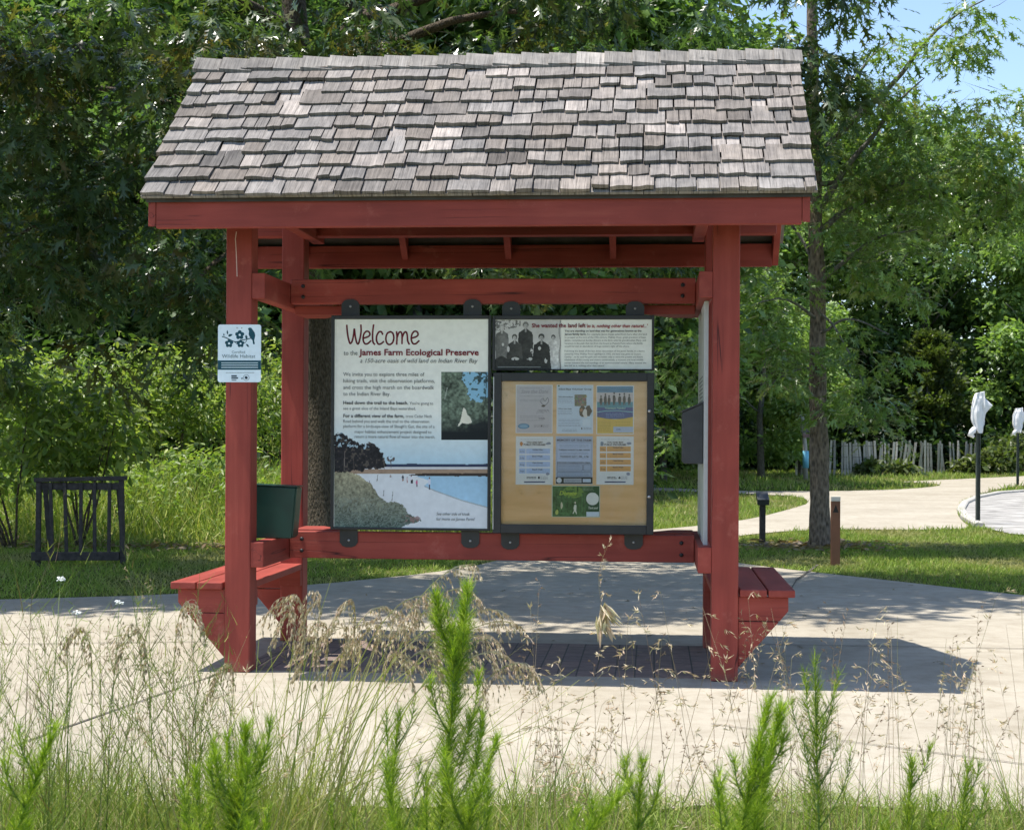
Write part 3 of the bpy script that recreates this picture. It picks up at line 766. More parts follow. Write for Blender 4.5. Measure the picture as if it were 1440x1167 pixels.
# inset photograph of a trail under trees
r = Raster(620.5, 523, 686, 618.5, 0.75, 8); X, Y = r.X, r.Y
n1, n2, n3 = r.n(10, 1), r.n(3.2, 2, 2), r.n(18, 3)
r.a = np.clip((.10+1.5*np.clip(n1*.55+n2*.6-.25, 0, 1)**1.5), 0, 1)[..., None]*L_(150, 172, 150)
sk = r.poly([(651, 520), (690, 520), (690, 554), (676, 566), (662, 562), (655, 556), (658, 545), (652, 536)], L_(140, 190, 218), 9); sp2 = (r.n(4, 5, 2) > .60) & (sk > 0); r.paint(sp2.astype(float), L_(62, 80, 72), .9)
r.paint(np.clip((Y-586+8*(n3-.5))/10, 0, 1)*np.clip((X-648)/14, .55, 1), L_(22, 29, 34), .96); r.paint(np.clip((Y-600)/8, 0, 1), L_(18, 26, 31))
r.poly([(651.5, 573), (655, 576), (657.5, 584), (660.5, 586), (664, 594), (657, 596), (650, 595), (643, 600), (648, 590)], L_(224, 222, 206), 2.0)
for x0, y0, x1, y1 in ((625.2, 562, 629, 545), (683, 565, 684, 528)): r.paint(((np.abs(X-(x0+(x1-x0)*(Y-y0)/(y1-y0))) < .6) & (Y < y0) & (Y > y1)).astype(float), L_(170, 178, 168) if x0 < 650 else L_(48, 56, 60), .8)
r.paint((((X-680)/9)**2+((Y-531)/8)**2 < 1) & (r.n(3, 6, 2) > .46), L_(46, 60, 58), .9) if False else r.paint(((((X-680)/9)**2+((Y-531)/8)**2 < 1) & (r.n(3, 6, 2) > .46)).astype(float), L_(46, 60, 58), .9)
r.build('inset_photograph', ws, YP+0.0001)
f = Face(YP+0.0005)
# hand-drawn word, then the typeset lines (ruler: enlargement of the sign, 6.26 px per photo px)
Z1 = lambda x, y: (465 + x/6.26, 445 + y/6.26)
def curve(pts, k=5):
    out = []
    p = [pts[0]] + pts + [pts[-1]]
    for i in range(1, len(p)-2):
        for j in range(k):
            t = j/k; a, b, c, d = p[i-1], p[i], p[i+1], p[i+2]
            out.append(tuple(0.5*((2*b[m]) + (-a[m]+c[m])*t + (2*a[m]-5*b[m]+4*c[m]-d[m])*t*t + (-a[m]+3*b[m]-3*c[m]+d[m])*t**3) for m in (0, 1)))
    out.append(pts[-1]); return out
E = [(290, 192), (330, 178), (346, 158), (335, 135), (312, 133), (291, 160), (286, 205), (300, 238), (325, 240), (354, 215)]
strokes = [[(142, 78), (146, 130), (156, 195), (172, 238), (190, 215), (202, 160), (208, 112), (216, 170), (230, 232), (245, 238), (258, 195), (268, 130), (266, 76)], E,
    [(378, 75), (371, 130), (369, 190), (374, 228), (388, 246)], [(457, 158), (447, 137), (425, 138), (406, 170), (404, 212), (420, 243), (444, 240), (466, 222)],
    [(528, 136), (500, 148), (486, 190), (494, 232), (518, 248), (545, 230), (556, 190), (548, 150), (528, 136), (514, 140)],
    [(580, 135), (584, 185), (581, 245)], [(583, 190), (600, 146), (618, 138), (628, 165), (628, 240)], [(628, 190), (646, 146), (664, 138), (674, 165), (678, 215), (692, 244)], [(x+424, y) for x, y in E]]
for s in strokes: f.line([Z1(*q) for q in curve(s)], 2.3, MAROON, 2)
T = [("to the", 115, 237, 342, 44, INK2, 0, 0), ("James Farm Ecological Preserve", 250, 1305, 342, 56, MAROON, 1, 0), ("a 150-acre oasis of wild land on Indian River Bay", 260, 1295, 408, 40, INK2, 0, 1),
    ("We invite you to explore three miles of", 112, 825, 525, 35, INK2, 0, 0), ("hiking trails, visit the observation platforms,", 112, 918, 582, 35, INK2, 0, 0), ("and cross the high marsh on the boardwalk", 112, 910, 640, 35, INK2, 0, 0), ("to the Indian River Bay.", 112, 527, 697, 35, INK2, 0, 0),
    ("Head down the trail to the beach.", 112, 683, 773, 30, INK, 1, 0), ("You're going to", 695, 903, 777, 27, INK2, 0, 0), ("see a great slice of the Inland Bays watershed.", 112, 750, 821, 27, INK2, 0, 0),
    ("For a different view of the farm,", 112, 648, 888, 30, INK, 1, 0), ("cross Cedar Neck", 662, 893, 890, 27, INK2, 0, 0), ("Road behind you and walk the trail to the observation", 112, 868, 934, 27, INK2, 0, 0), ("platform for a birds-eye-view of Slough's Gut, the site of a", 112, 915, 978, 27, INK2, 0, 0),
    ("major habitat enhancement project designed to", 212, 888, 1026, 27, INK2, 0, 0), ("return a more natural flow of water into the marsh.", 212, 920, 1069, 27, INK2, 0, 0),
    ("See other side of kiosk", 932, 1225, 1748, 28, INK2, 0, 1), ("for more on James Farm!", 930, 1270, 1793, 28, INK2, 0, 1)]
for s, x0, x1, yb, cap, c, bd, it in T:
    a = Z1(x0, yb); b = Z1(x1, yb); f.text(s, a[0], b[0], a[1], cap/6.26, c, 10, bool(bd), bool(it))
f.build('lettering', ws)

# ---- history sign
o = kbox(692.5, 443.5, 920, 521, YP); i = kbox(696.5, 449.5, 916.5, 519, YP)
hs = kthing('history_sign', ((o[0]+o[1])/2, YP+0.01, o[2]), 'wide low sign with an old grey family photograph, above the notice case', 'sign')
mb = MB(); frame_bars(mb, o, i, YP-0.008, YP+0.028); mb.build('frame', BLACK, hs, 0.003)
mb = MB(); mb.box(i[0]-0.003, i[1]+0.003, YP+0.001, YP+0.02, i[2]-0.003, i[3]+0.003, PALE); mb.build('panel', PRINT, hs)
tab(hs, 719, 434, True, 446); tab(hs, 893, 434, True, 446)
Z2 = lambda x, y: (690 + x/6.128, 440 + y/6.128)
a = Z2(38, 62); b = Z2(607, 485); r = Raster(a[0], a[1], b[0], b[1], 0.6, 21); X, Y = (r.X-690)*6.128, (r.Y-440)*6.128
gl = lambda v: np.array(lin(v, v+1, v-2))
m1, m2 = r.n(12, 1), r.n(2.5, 2, 3); r.a = gl(202)*np.ones((r.h, r.w, 1))*(.82+.26*m1)[..., None]
lv = ((X < 260) & (Y < 170-.2*X) & (m2 > .48)).astype(float); r.paint(lv, gl(92), .9)
r.paint((np.abs(X-596-6*np.sin(Y*.03)) < 5).astype(float), gl(120), .7)
def figure(x, top, w, bot, body, face, hair, k, seat=False):
    hh = w*.235; X_ = X + (r.n(3, 40+k, 2)-.5)*7; t_ = np.clip((Y-top-hh*2)/(bot-top-hh*2), 0, 1)
    half = w*(.40+.10*np.clip(t_*5, 0, 1)+(.16*t_ if seat else .02*np.sin(t_*7)))
    half = np.where(Y < top+hh*2.9, w*.12+w*.30*np.clip((Y-top-hh*2.0)/(hh*.9), 0, 1), half)
    bm_ = (np.abs(X_-x) < half) & (Y > top+hh*1.9) & (Y < bot)
    tone = (.35+1.3*(.5*m2+.5*r.n(6, 50+k, 3)))*(1.0+.35*np.clip((X_-x)/w, -.5, .5)); r.a = np.where(bm_[..., None], gl(body)*tone[..., None], r.a)
    r.paint(((((X-x)/(hh*.86))**2+((Y-top-hh*.75)/(hh*.95))**2 < 1) & (Y < top+hh*1.5)).astype(float), gl(hair), .95)
    fm = (((X-x)/(hh*.60))**2+((Y-top-hh*1.22)/(hh*.80))**2 < 1); r.a = np.where(fm[..., None], gl(face)*(1.05-.35*np.clip((X-x)/hh, -.2, 1)-.25*(m2 > .62))[..., None], r.a)
    for ex in (-.24, .24): r.paint((((X-x-ex*hh)/(hh*.15))**2+((Y-top-hh*1.10)/(hh*.10))**2 < 1).astype(float), gl(70), .6)
    r.paint((((X-x)/(hh*.26))**2+((Y-top-hh*1.66)/(hh*.10))**2 < 1).astype(float), gl(96), .5)
    r.paint(((np.abs(X-x) < w*.07) & (Y > top+hh*2.0) & (Y < top+hh*2.9)).astype(float), gl(min(225, face+10)), .6)
figure(98, 104, 112, 486, 112, 196, 170, 1); figure(302, 82, 124, 486, 62, 172, 110, 2); figure(540, 192, 92, 486, 206, 178, 70, 3)
figure(207, 188, 116, 486, 70, 188, 72, 4, True); figure(438, 184, 128, 486, 54, 178, 56, 5, True)
lp = (Y > 385+14*np.sin(X*.05)) & (X < 490) & (Y < 486); r.a = np.where(lp[..., None], gl(56)*(.45+1.1*m2)[..., None], r.a)
for x, y, rx, ry in ((212, 396, 34, 13), (336, 398, 24, 13), (422, 306, 13, 16), (152, 312, 11, 26), (356, 326, 12, 22), (106, 272, 9, 14), (476, 412, 12, 22)): r.paint(((((X-x)/rx)**2+((Y-y)/ry)**2 < 1) & (m2 > .36)).astype(float), gl(206), .9)
r.paint(((Y > 462) & (Y < 472) & (X > 60) & (X < 430)).astype(float), gl(150), .8)
r.build('photograph', hs, YP+0.0002)
f = Face(YP+0.0005)
H = [("She wanted the land left", 355, 818, 127, 37, MAROON, 1, 0), ("'as is, nothing other than natural...'", 828, 1355, 127, 30, lin(150, 50, 62), 1, 1),
    ("You are standing on land that was for generations known as the", 637, 1300, 164, 17, INK, 1, 0), ("James family farm.", 637, 825, 192, 17, INK, 1, 0), ("For example, James boats sailed from here after the land", 832, 1345, 192, 15, INK2, 0, 0),
    ("to prosper at the turn of the 19th century. Mabley Hour, great grandson of Isaac", 637, 1338, 218, 15, INK2, 0, 0), ("James, remembered Sunday dinners at the farm with his grandmother Mary, and", 637, 1338, 244, 15, INK2, 0, 0),
    ("vacations in the path that ran from the house to Pasture Point where the family", 637, 1310, 270, 15, INK2, 0, 0), ("would harvest an abundance of huge oysters right off the shore.", 637, 1195, 295, 15, INK2, 0, 0),
    ("Following the death of the last direct descendant of the James family, in a desire", 637, 1325, 336, 15, INK2, 0, 0), ("stated by Mary Mabley Price Lighthipe in 1992, the land was given to Sussex", 637, 1295, 361, 15, INK2, 0, 0),
    ("County '...to be used for park and recreation only to serve the present and future", 637, 1310, 386, 15, INK2, 0, 0), ("inhabitants of the county and visitors continuously, a museum and local wildlife", 637, 1315, 411, 15, INK2, 0, 0),
    ("center outward the surroundings of an environmental nature.' Mary wanted the", 637, 1340, 437, 15, INK2, 0, 0), ("land left 'as is, nothing other than natural.'", 637, 985, 461, 15, INK2, 0, 0)]
for s, x0, x1, yb, cap, c, bd, it in H:
    a = Z2(x0, yb); b = Z2(x1, yb); f.text(s, a[0], b[0], a[1], cap/6.128, c, 10, bool(bd), bool(it))
f.build('lettering', hs)

# ---- locked notice case
YC = -0.205                                # front of its door
o = kbox(693, 524, 919.5, 750.5, YC); i = kbox(704.5, 536, 909.5, 738, YC)
nc = kthing('notice_case', ((o[0]+o[1])/2, -0.13, o[2]), 'black framed locked notice case with tan wooden backboard and pinned papers', 'notice board')
mb = MB(); frame_bars(mb, o, i, YC, YC+0.022); mb.build('door_frame', BLACK, nc, 0.003)
ii = (i[0]-0.03, i[1]+0.03, i[2]-0.03, i[3]+0.03); oo = tuple(v + (0.004 if k in (0, 2) else -0.004) for k, v in enumerate(o))
mb = MB(); frame_bars(mb, oo, ii, YC+0.0222, -0.122); mb.build('case', BLACK, nc, 0.002)
def board_mat():
    m, nt, b = newmat('plywood_back'); cv = coords(nt, (1, 1, 1))
    n = noise(nt, coords(nt, (2.0, 30, 18)), 1.0, 5, .6); n2 = noise(nt, cv, 4.0, 5, .65)
    c = ramp(nt, n, [(.3, (.66, .39, .17)), (.7, (.80, .52, .27))])
    c = mixc(nt, c, (.70, .56, .42), ramp(nt, n2, [(.5, (0, 0, 0)), (.75, (.6,)*3)]))
    c = mixc(nt, c, (.34, .17, .06), ramp(nt, noise(nt, cv, 11, 5, .7), [(.60, (0, 0, 0)), (.74, (.55,)*3)]))
    nt.links.new(c, b.inputs['Base Color']); b.inputs['Roughness'].default_value = .7; return m
mb = MB(); mb.box(ii[0]+0.001, ii[1]-0.001, YC+0.034, YC+0.046, ii[2]+0.001, ii[3]-0.001); mb.build('backboard', board_mat(), nc)
def glass_mat():
    m, nt, b = newmat('clear_glazing')
    tr = nt.nodes.new('ShaderNodeBsdfTransparent'); tr.inputs['Color'].default_value = (.992, .995, .992, 1)
    gl = nt.nodes.new('ShaderNodeBsdfGlossy'); gl.inputs['Roughness'].default_value = .06
    fr = nt.nodes.new('ShaderNodeFresnel'); fr.inputs['IOR'].default_value = 1.45
    mx = nt.nodes.new('ShaderNodeMixShader'); nt.links.new(fr.outputs[0], mx.inputs['Fac']); nt.links.new(tr.outputs[0], mx.inputs[1]); nt.links.new(gl.outputs[0], mx.inputs[2])
    nt.links.new(mx.outputs[0], nt.nodes['Material Output'].inputs['Surface']); return m
mb = MB(); mb.box(i[0]-0.006, i[1]+0.006, YC+0.024, YC+0.027, i[2]-0.006, i[3]+0.006); mb.build('glass_pane', glass_mat(), nc)
mb = MB(); a = K(694, 530, YC); b_ = K(693.5, 744, YC); mb.box(b_.x-0.004, b_.x+0.002, YC-0.005, YC, b_.z, a.z); mb.build('hinge_strip', simple('brushed_metal', (.38, .38, .38), .4, .8), nc)
for px, py in ((913.5, 578), (913, 698.5)):
    c = K(px, py, YC); mb = MB(); mb.tube([(c.x, YC-0.007, c.z), (c.x, YC-0.001, c.z)], [0.0085, 0.0105], 14); mb.build('lock', STEEL, nc)
tab(nc, 717.5, 762.5, False, 748); tab(nc, 891, 762.5, False, 748)

# ---- the pinned papers, each a sheet of its own
YS = YC + 0.033
Z3 = lambda x, y: (715 + x/5.837, 530 + y/5.837)
WHITE = lin(222, 224, 226)
def paper(name, zx0, zy0, zx1, zy1, bgc, label, margin=WHITE, cat='poster'):
    x0, y0 = Z3(zx0, zy0); x1, y1 = Z3(zx1, zy1); b = kbox(x0, y0, x1, y1, YS)
    t = kthing(name, ((b[0]+b[1])/2, YS, b[2]), label, cat, 'papers pinned in the notice case')
    mb = MB(); mb.box(b[0], b[1], YS-0.0008, YS-0.0001, b[2], b[3], margin); mb.build('sheet', PAPER, t)
    f = Face(YS-0.0009); return t, f
def r3(f, x0, y0, x1, y1, c, lay): a = Z3(x0, y0); b = Z3(x1, y1); f.rect(a[0], a[1], b[0], b[1], c, lay)
def t3(f, s, x0, x1, yb, cap, c, bold=False, it=False): a = Z3(x0, yb); b = Z3(x1, yb); f.text(s, a[0], b[0], a[1], cap/5.837, c, 6, bold, it)
def ln3(f, pts, w, c, lay): f.line([Z3(*q) for q in pts], w/5.837, c, lay)
def b3(f, x, y, rx, ry, c, lay, n=10, w=.2): q = Z3(x, y); f.blob(q[0], q[1], rx/5.837, ry/5.837, c, lay, n, w)
def lines(f, x0, x1, ys, c, w=4):          # unreadable small print: broken dashes
    for y in ys:
        x = x0
        while x < x1-6:
            l = rnd.uniform(8, 30); ln3(f, [(x, y), (min(x1, x+l), y)], w, c, 3); x += l + 6
D = lin(96, 98, 112)
t, f = paper('poster', 60, 65, 362, 462, None, 'lilac grey script-lettered poster at the upper left of the notice case'); f.mb = MB()
r3(f, 66, 72, 356, 456, lin(190, 186, 192), 1); t3(f, "Save the Date", 105, 325, 135, 34, lin(150, 146, 160), False, True)
lines(f, 95, 290, (92, 158, 188, 200, 322, 334, 356), lin(140, 136, 150), 3)
ln3(f, curve([(265, 190), (285, 175), (300, 200), (320, 172), (330, 200), (305, 230), (280, 225), (262, 200)]), 4, D, 3); b3(f, 288, 238, 16, 9, lin(60, 58, 66), 4)
for k in range(9): ln3(f, curve([(230+k*13, 300-k*3), (250+k*9, 268), (262+k*9, 290+rnd.uniform(-12, 12))]), 2.5, lin(135, 130, 142), 3)
t3(f, "Details", 250, 300, 345, 12, D, True); b3(f, 125, 404, 48, 22, lin(70, 132, 172), 4, 18, .02); b3(f, 125, 404, 36, 14, lin(120, 170, 200), 4.4, 18, .02)
lines(f, 210, 335, (398, 408), lin(120, 118, 130), 3); b3(f, 272, 402, 5, 9, lin(60, 60, 70), 4); f.build('print', t, PAPER)
t, f = paper('poster', 395, 65, 696, 466, None, 'pale blue poster with two small photographs, middle of the top row')
r3(f, 401, 72, 690, 460, lin(196, 212, 228), 1); r3(f, 406, 68, 420, 80, lin(34, 92, 60), 2); t3(f, "Inland Bays Volunteer Group", 414, 682, 107, 15, lin(50, 66, 88), True)
t3(f, "Wednesdays", 408, 530, 168, 10, lin(60, 76, 96), True); t3(f, "Who can help", 408, 520, 266, 10, lin(60, 76, 96), True)
lines(f, 408, 525, (182, 196, 210, 280, 294, 306), lin(120, 136, 160), 3); lines(f, 410, 590, (350, 362, 378, 392, 404), lin(120, 136, 160), 3); lines(f, 440, 560, (432, 444), lin(110, 126, 150), 3)
r3(f, 543, 145, 640, 240, lin(112, 108, 88), 2)
for k in range(40): b3(f, rnd.uniform(548, 636), rnd.uniform(150, 236), 9, 8, tuple(q*rnd.uniform(.4, 1.7) for q in lin(120, 112, 96)), 3+k*.01, 6, .5)
b3(f, 610, 285, 28, 45, lin(56, 48, 44), 3); b3(f, 655, 280, 30, 42, lin(42, 38, 40), 3.2); b3(f, 628, 300, 20, 40, lin(215, 210, 205), 3.4, 10, .25); b3(f, 598, 272, 12, 16, lin(150, 110, 82), 3.6)
r3(f, 608, 345, 670, 402, lin(208, 220, 232), 2); b3(f, 602, 424, 5, 9, lin(40, 44, 54), 4); lines(f, 618, 680, (420, 430), lin(110, 120, 135), 3); f.build('print', t, PAPER)
t, f = paper('poster', 722, 70, 1030, 470, None, 'blue and yellow poster with a row of people silhouettes, top row right')
r3(f, 728, 78, 1022, 150, lin(62, 128, 164), 1); r3(f, 728, 128, 1022, 205, lin(196, 188, 190), 2); r3(f, 728, 205, 1022, 262, lin(54, 138, 158), 1.5); r3(f, 728, 250, 1022, 345, lin(30, 74, 140), 2.5); r3(f, 728, 352, 1022, 464, lin(214, 182, 82), 1)
a_ = [(728, 345), (1022, 345), (1022, 330), (950, 344), (875, 350), (800, 344), (728, 330)]; f.poly([Z3(*q) for q in [(728, 328), (800, 342), (875, 348), (950, 342), (1022, 328), (1022, 352), (728, 352)]][::-1], lin(214, 182, 82), 3)
f.poly([Z3(*q) for q in [(728, 286), (800, 276), (900, 274), (1022, 286), (1022, 292), (900, 280), (800, 282), (728, 292)]][::-1], lin(120, 190, 196), 3.2)
for x, y, h in ((760, 200, 80), (796, 194, 100), (826, 198, 80), (868, 188, 110), (913, 192, 95), (951, 190, 100), (992, 194, 90)):
    b3(f, x, y-h*.05, 13, h*.36, lin(40, 44, 54), 4, 10, .12); b3(f, x, y-h*.5, 7, 9, lin(44, 46, 54), 4.2, 9, .05); ln3(f, [(x-5, y+h*.2), (x-6, y+h*.40)], 6, lin(40, 44, 54), 4); ln3(f, [(x+5, y+h*.2), (x+6, y+h*.40)], 6, lin(40, 44, 54), 4)
t3(f, "Volunteer", 735, 830, 112, 14, lin(36, 92, 130)); t3(f, "With Us", 925, 1010, 112, 14, lin(36, 92, 130)); t3(f, "Volunteers Needed", 790, 960, 262, 14, lin(150, 214, 190), True)
lines(f, 800, 950, (300, 312, 326), lin(120, 160, 210), 3); lines(f, 736, 840, (366, 378, 392, 404, 416, 430, 442), lin(178, 146, 56), 3); lines(f, 880, 1000, (372, 392), lin(178, 146, 56), 4)
r3(f, 860, 408, 1022, 456, lin(176, 190, 214), 4); t3(f, "JOIN", 885, 920, 436, 13, lin(80, 100, 150), True); lines(f, 940, 1015, (426, 436), lin(120, 136, 180), 4); f.build('print', t, PAPER)
def programme(x, label, row, deep, names):
    t, f = paper('poster', x, 488, x+306, 884, None, label)
    lines(f, x+40, x+266, (512,), lin(150, 152, 160), 2.5); t3(f, "YOU AND BAY", x+88, x+222, 543, 15, lin(70, 58, 46), True); t3(f, "PUBLIC PROGRAMS", x+66, x+244, 562, 15, lin(46, 40, 44), True)
    b3(f, x+46, 548, 14, 18, lin(186, 120, 60) if deep else lin(120, 140, 160), 3); b3(f, x+268, 546, 20, 11, lin(130, 140, 156), 3)
    for k in range(4):
        y = 570 + k*54 + (20 if deep else 0)*0.9; r3(f, x+28, y, x+80, y+42, row, 2); r3(f, x+86, y, x+282, y+42, row, 2); r3(f, x+28, y+42, x+282, y+47, lin(232, 232, 236), 2.2)
        t3(f, names[k], x+34, x+70, y+28, 13, lin(80, 72, 78)); t3(f, ("Guided Hike", "Bird Walk", "Clam Survey", "Beach Walk")[k], x+136, x+222, y+14, 12, lin(70, 66, 80), True); lines(f, x+110, x+262, (y+26, y+35), tuple(q*.72 for q in row), 3)
    lines(f, x+90, x+165, (822, 832), lin(60, 62, 74), 5); b3(f, x+190, 826, 8, 10, lin(46, 44, 58), 3); lines(f, x+204, x+262, (818, 828, 838), lin(150, 150, 160), 3); b3(f, x+262, 796, 16, 12, lin(140, 146, 170), 3)
    r3(f, x+68, 857, x+240, 866, lin(44, 52, 110), 3); f.build('print', t, PAPER)
programme(60, 'white sheet with a pale blue timetable, second row left', lin(172, 194, 228), True, ("June", "July", "Aug", "Sept"))
programme(722, 'white sheet with an orange tan timetable, second row right', lin(212, 162, 98), False, ("May", "June", "July", "Aug"))
t, f = paper('poster', 388, 486, 692, 880, None, 'grey-blue notice with black boxed footer, middle of the second row', lin(178, 190, 210))
r3(f, 394, 494, 686, 876, lin(160, 176, 202), 1); t3(f, "MEMORY OF THE FARM", 398, 680, 526, 17, lin(84, 88, 104), True); r3(f, 402, 546, 676, 700, lin(176, 192, 218), 2)
lines(f, 420, 655, (560, 572, 622, 634, 668), lin(110, 126, 156), 3); t3(f, "TUESDAY AUGUST 10 AM - NOON", 412, 668, 604, 12, lin(40, 46, 60), True); t3(f, "THURSDAY JULY 1 PM - 3 PM", 424, 656, 658, 12, lin(40, 46, 60), True); t3(f, "JOIN OUR CONSERVATION CREW", 398, 674, 708, 12, lin(30, 34, 44), True)
for q in ((398, 716, 608, 770), (616, 716, 680, 770), (398, 780, 680, 818)):
    r3(f, *q, lin(60, 66, 82), 2.4); r3(f, q[0]+3, q[1]+3, q[2]-3, q[3]-3, lin(158, 174, 200), 2.6)
lines(f, 410, 596, (730, 742, 754), lin(104, 120, 150), 3); lines(f, 410, 660, (792, 804), lin(104, 120, 150), 3); r3(f, 390, 822, 690, 876, lin(40, 42, 52), 2)
b3(f, 416, 848, 22, 22, lin(206, 212, 222), 3, 14, .03); r3(f, 454, 832, 600, 868, lin(166, 172, 186), 3); r3(f, 610, 836, 676, 864, lin(190, 204, 224), 3); lines(f, 462, 590, (842, 852, 860), lin(110, 110, 124), 3); f.build('print', t, PAPER)
t, f = paper('postcard', 355, 890, 752, 1150, None, 'landscape green woodland card pinned below the other papers', lin(196, 206, 190), 'postcard')
a = Z3(362, 896); b = Z3(746, 1145); r = Raster(a[0], a[1], b[0], b[1], 0.7, 61); X, Y = (r.X-715)*5.837, (r.Y-530)*5.837
q1, q2 = r.n(7, 1), r.n(2.5, 2, 2); r.a = L_(48, 84, 60)*np.ones((r.h, r.w, 1)); wd = np.clip((665-X)/40, 0, 1)
r.a = r.a*(1-wd[..., None]) + (L_(84, 122, 80)*(.25+1.5*(q1*.5+q2*.6-.15))[..., None])*wd[..., None]
r.paint((np.abs(np.sin(X*.14)) > .965)*(Y > 960)*(Y < 1112)*wd, L_(58, 70, 56), .8); r.paint(((((X-530)/85)**2+((Y-945)/50)**2 < 1) & (q2 > .42)).astype(float), L_(128, 160, 76), .7)
r.build('photograph', t, YS-0.00095, PAPER)
f = Face(YS-0.0010)
b3(f, 548, 1075, 12, 34, lin(226, 226, 214), 4); b3(f, 548, 1032, 6, 9, lin(224, 214, 200), 4.2); ln3(f, [(542, 1095), (530, 1120)], 7, lin(226, 226, 214), 4); ln3(f, [(553, 1095), (558, 1122)], 7, lin(226, 226, 214), 4)
b3(f, 437, 1055, 10, 28, lin(206, 206, 176), 4); b3(f, 397, 1110, 14, 22, lin(186, 196, 110), 4); b3(f, 690, 1000, 52, 52, lin(226, 228, 224), 4, 22, .02); t3(f, "Thank you!", 655, 735, 1082, 20, lin(214, 222, 210), True, True)
t3(f, "Donate", 418, 560, 968, 34, lin(176, 196, 84), True, True); lines(f, 610, 700, (906, 918, 930), lin(150, 170, 150), 3); r3(f, 640, 1106, 744, 1144, lin(206, 220, 232), 4); lines(f, 672, 738, (1118, 1130), lin(90, 110, 140), 3); f.build('print', t, PAPER)

# ---- wildlife habitat sign screwed to the front left post
YW = -HD-PR-0.004
o = kbox(306.5, 456.5, 367, 537.5, YW)
hb = kthing('habitat_sign', ((o[0]+o[1])/2, YW, o[2]), 'small white metal sign with teal bird and blossoms on the front left post', 'sign')
rr = 0.012; pts = []
for cx_, cz_, a0 in ((o[1]-rr, o[3]-rr, 0), (o[0]+rr, o[3]-rr, 90), (o[0]+rr, o[2]+rr, 180), (o[1]-rr, o[2]+rr, 270)):
    for k in range(5): a = R(a0+k*22.5); pts.append((cx_+rr*math.cos(a), cz_+rr*math.sin(a)))
mb = MB(); mb.prism(pts[::-1], YW-0.0015, YW+0.0025, lin(224, 238, 246)); mb.build('plate', PRINT, hb)
f = Face(YW-0.0018); Z8 = lambda x, y: (290 + x/9.72, 440 + y/9.72); TEAL = lin(24, 74, 88)
def p8(pts, c, lay): f.poly([Z8(*q) for q in pts][::-1], c, lay)
p8([(570, 215), (590, 203), (615, 205), (640, 240), (662, 270), (670, 310), (662, 350), (655, 380), (665, 420), (655, 432), (640, 425), (632, 375), (610, 350), (590, 320), (580, 290), (585, 250)], TEAL, 1)
f.line([Z8(*q) for q in curve([(220, 325), (270, 340), (330, 370), (390, 395), (440, 390), (500, 370), (560, 360), (610, 345)])], 1.3, TEAL, 1)
f.line([Z8(*q) for q in curve([(390, 395), (430, 430), (500, 425)])], 0.8, TEAL, 1); f.line([Z8(*q) for q in curve([(560, 360), (540, 400), (520, 410)])], 0.7, TEAL, 1)
def flower(x, y, r):
    for k in range(5): a = R(90+72*k); q = Z8(x+r*.62*math.cos(a), y-r*.62*math.sin(a)); f.blob(q[0], q[1], r*.42/9.72, r*.42/9.72, TEAL, 1.2+k*.02, 10, .06)
    q = Z8(x, y); f.blob(q[0], q[1], r*.26/9.72, r*.26/9.72, lin(224, 238, 246), 2, 8, .1)
flower(458, 302, 62); flower(312, 418, 56); flower(470, 420, 52)
for l in ([(290, 235), (300, 265), (298, 295), (282, 285), (280, 255)], [(300, 310), (320, 290), (362, 292), (345, 315), (315, 328)], [(240, 275), (250, 300), (246, 318), (232, 305)], [(540, 425), (570, 432), (590, 468), (560, 460)], [(545, 300), (565, 330), (560, 360), (540, 350), (532, 325)]): p8(l, TEAL, 1.4)
p8([(160, 650), (748, 650), (748, 778), (160, 778)], TEAL, 1)
f.build('emblem', hb)
a = Z8(350, 552); b = Z8(530, 552); f.text("Certified", a[0], b[0], a[1], 3.6, lin(110, 128, 132), 3)
a = Z8(215, 615); b = Z8(672, 615); f.text("Wildlife Habitat", a[0], b[0], a[1], 5.2, lin(104, 124, 128), 3)
for y in (684, 714, 746):
    x = 210
    while x < 700: l = rnd.uniform(18, 60); f.line([Z8(x, y), Z8(min(705, x+l), y)], 1.1, lin(206, 224, 230), 3); x += l+7
x = 270
while x < 650: l = rnd.uniform(14, 40); f.line([Z8(x, 818), Z8(min(655, x+l), 818)], 0.6, lin(140, 150, 156), 3); x += l+6
for y, x1 in ((862, 412), (890, 430), (920, 410)): f.line([Z8(350, y), Z8(x1, y)], 2.0 if y < 900 else 1.0, lin(60, 72, 84), 3)
q = Z8(548, 885); f.line([(q[0]+4.2*math.cos(R(30*k)), q[1]+4.2*math.sin(R(30*k))) for k in range(13)], 0.5, lin(110, 120, 128), 3); f.blob(q[0], q[1], 2.1, 2.0, lin(40, 52, 66), 3, 10, .15); q = Z8(490, 895); f.blob(q[0], q[1], 1.4, .9, lin(60, 72, 84), 3)
f.build('lettering', hb)
for px in (423, 487): q = Z8(px, 208); c = K(q[0], q[1], YW); mb = MB(); mb.tube([(c.x, YW-0.004, c.z), (c.x, YW-0.0015, c.z)], [.003, .004], 8); mb.build('screw', STEEL, hb)

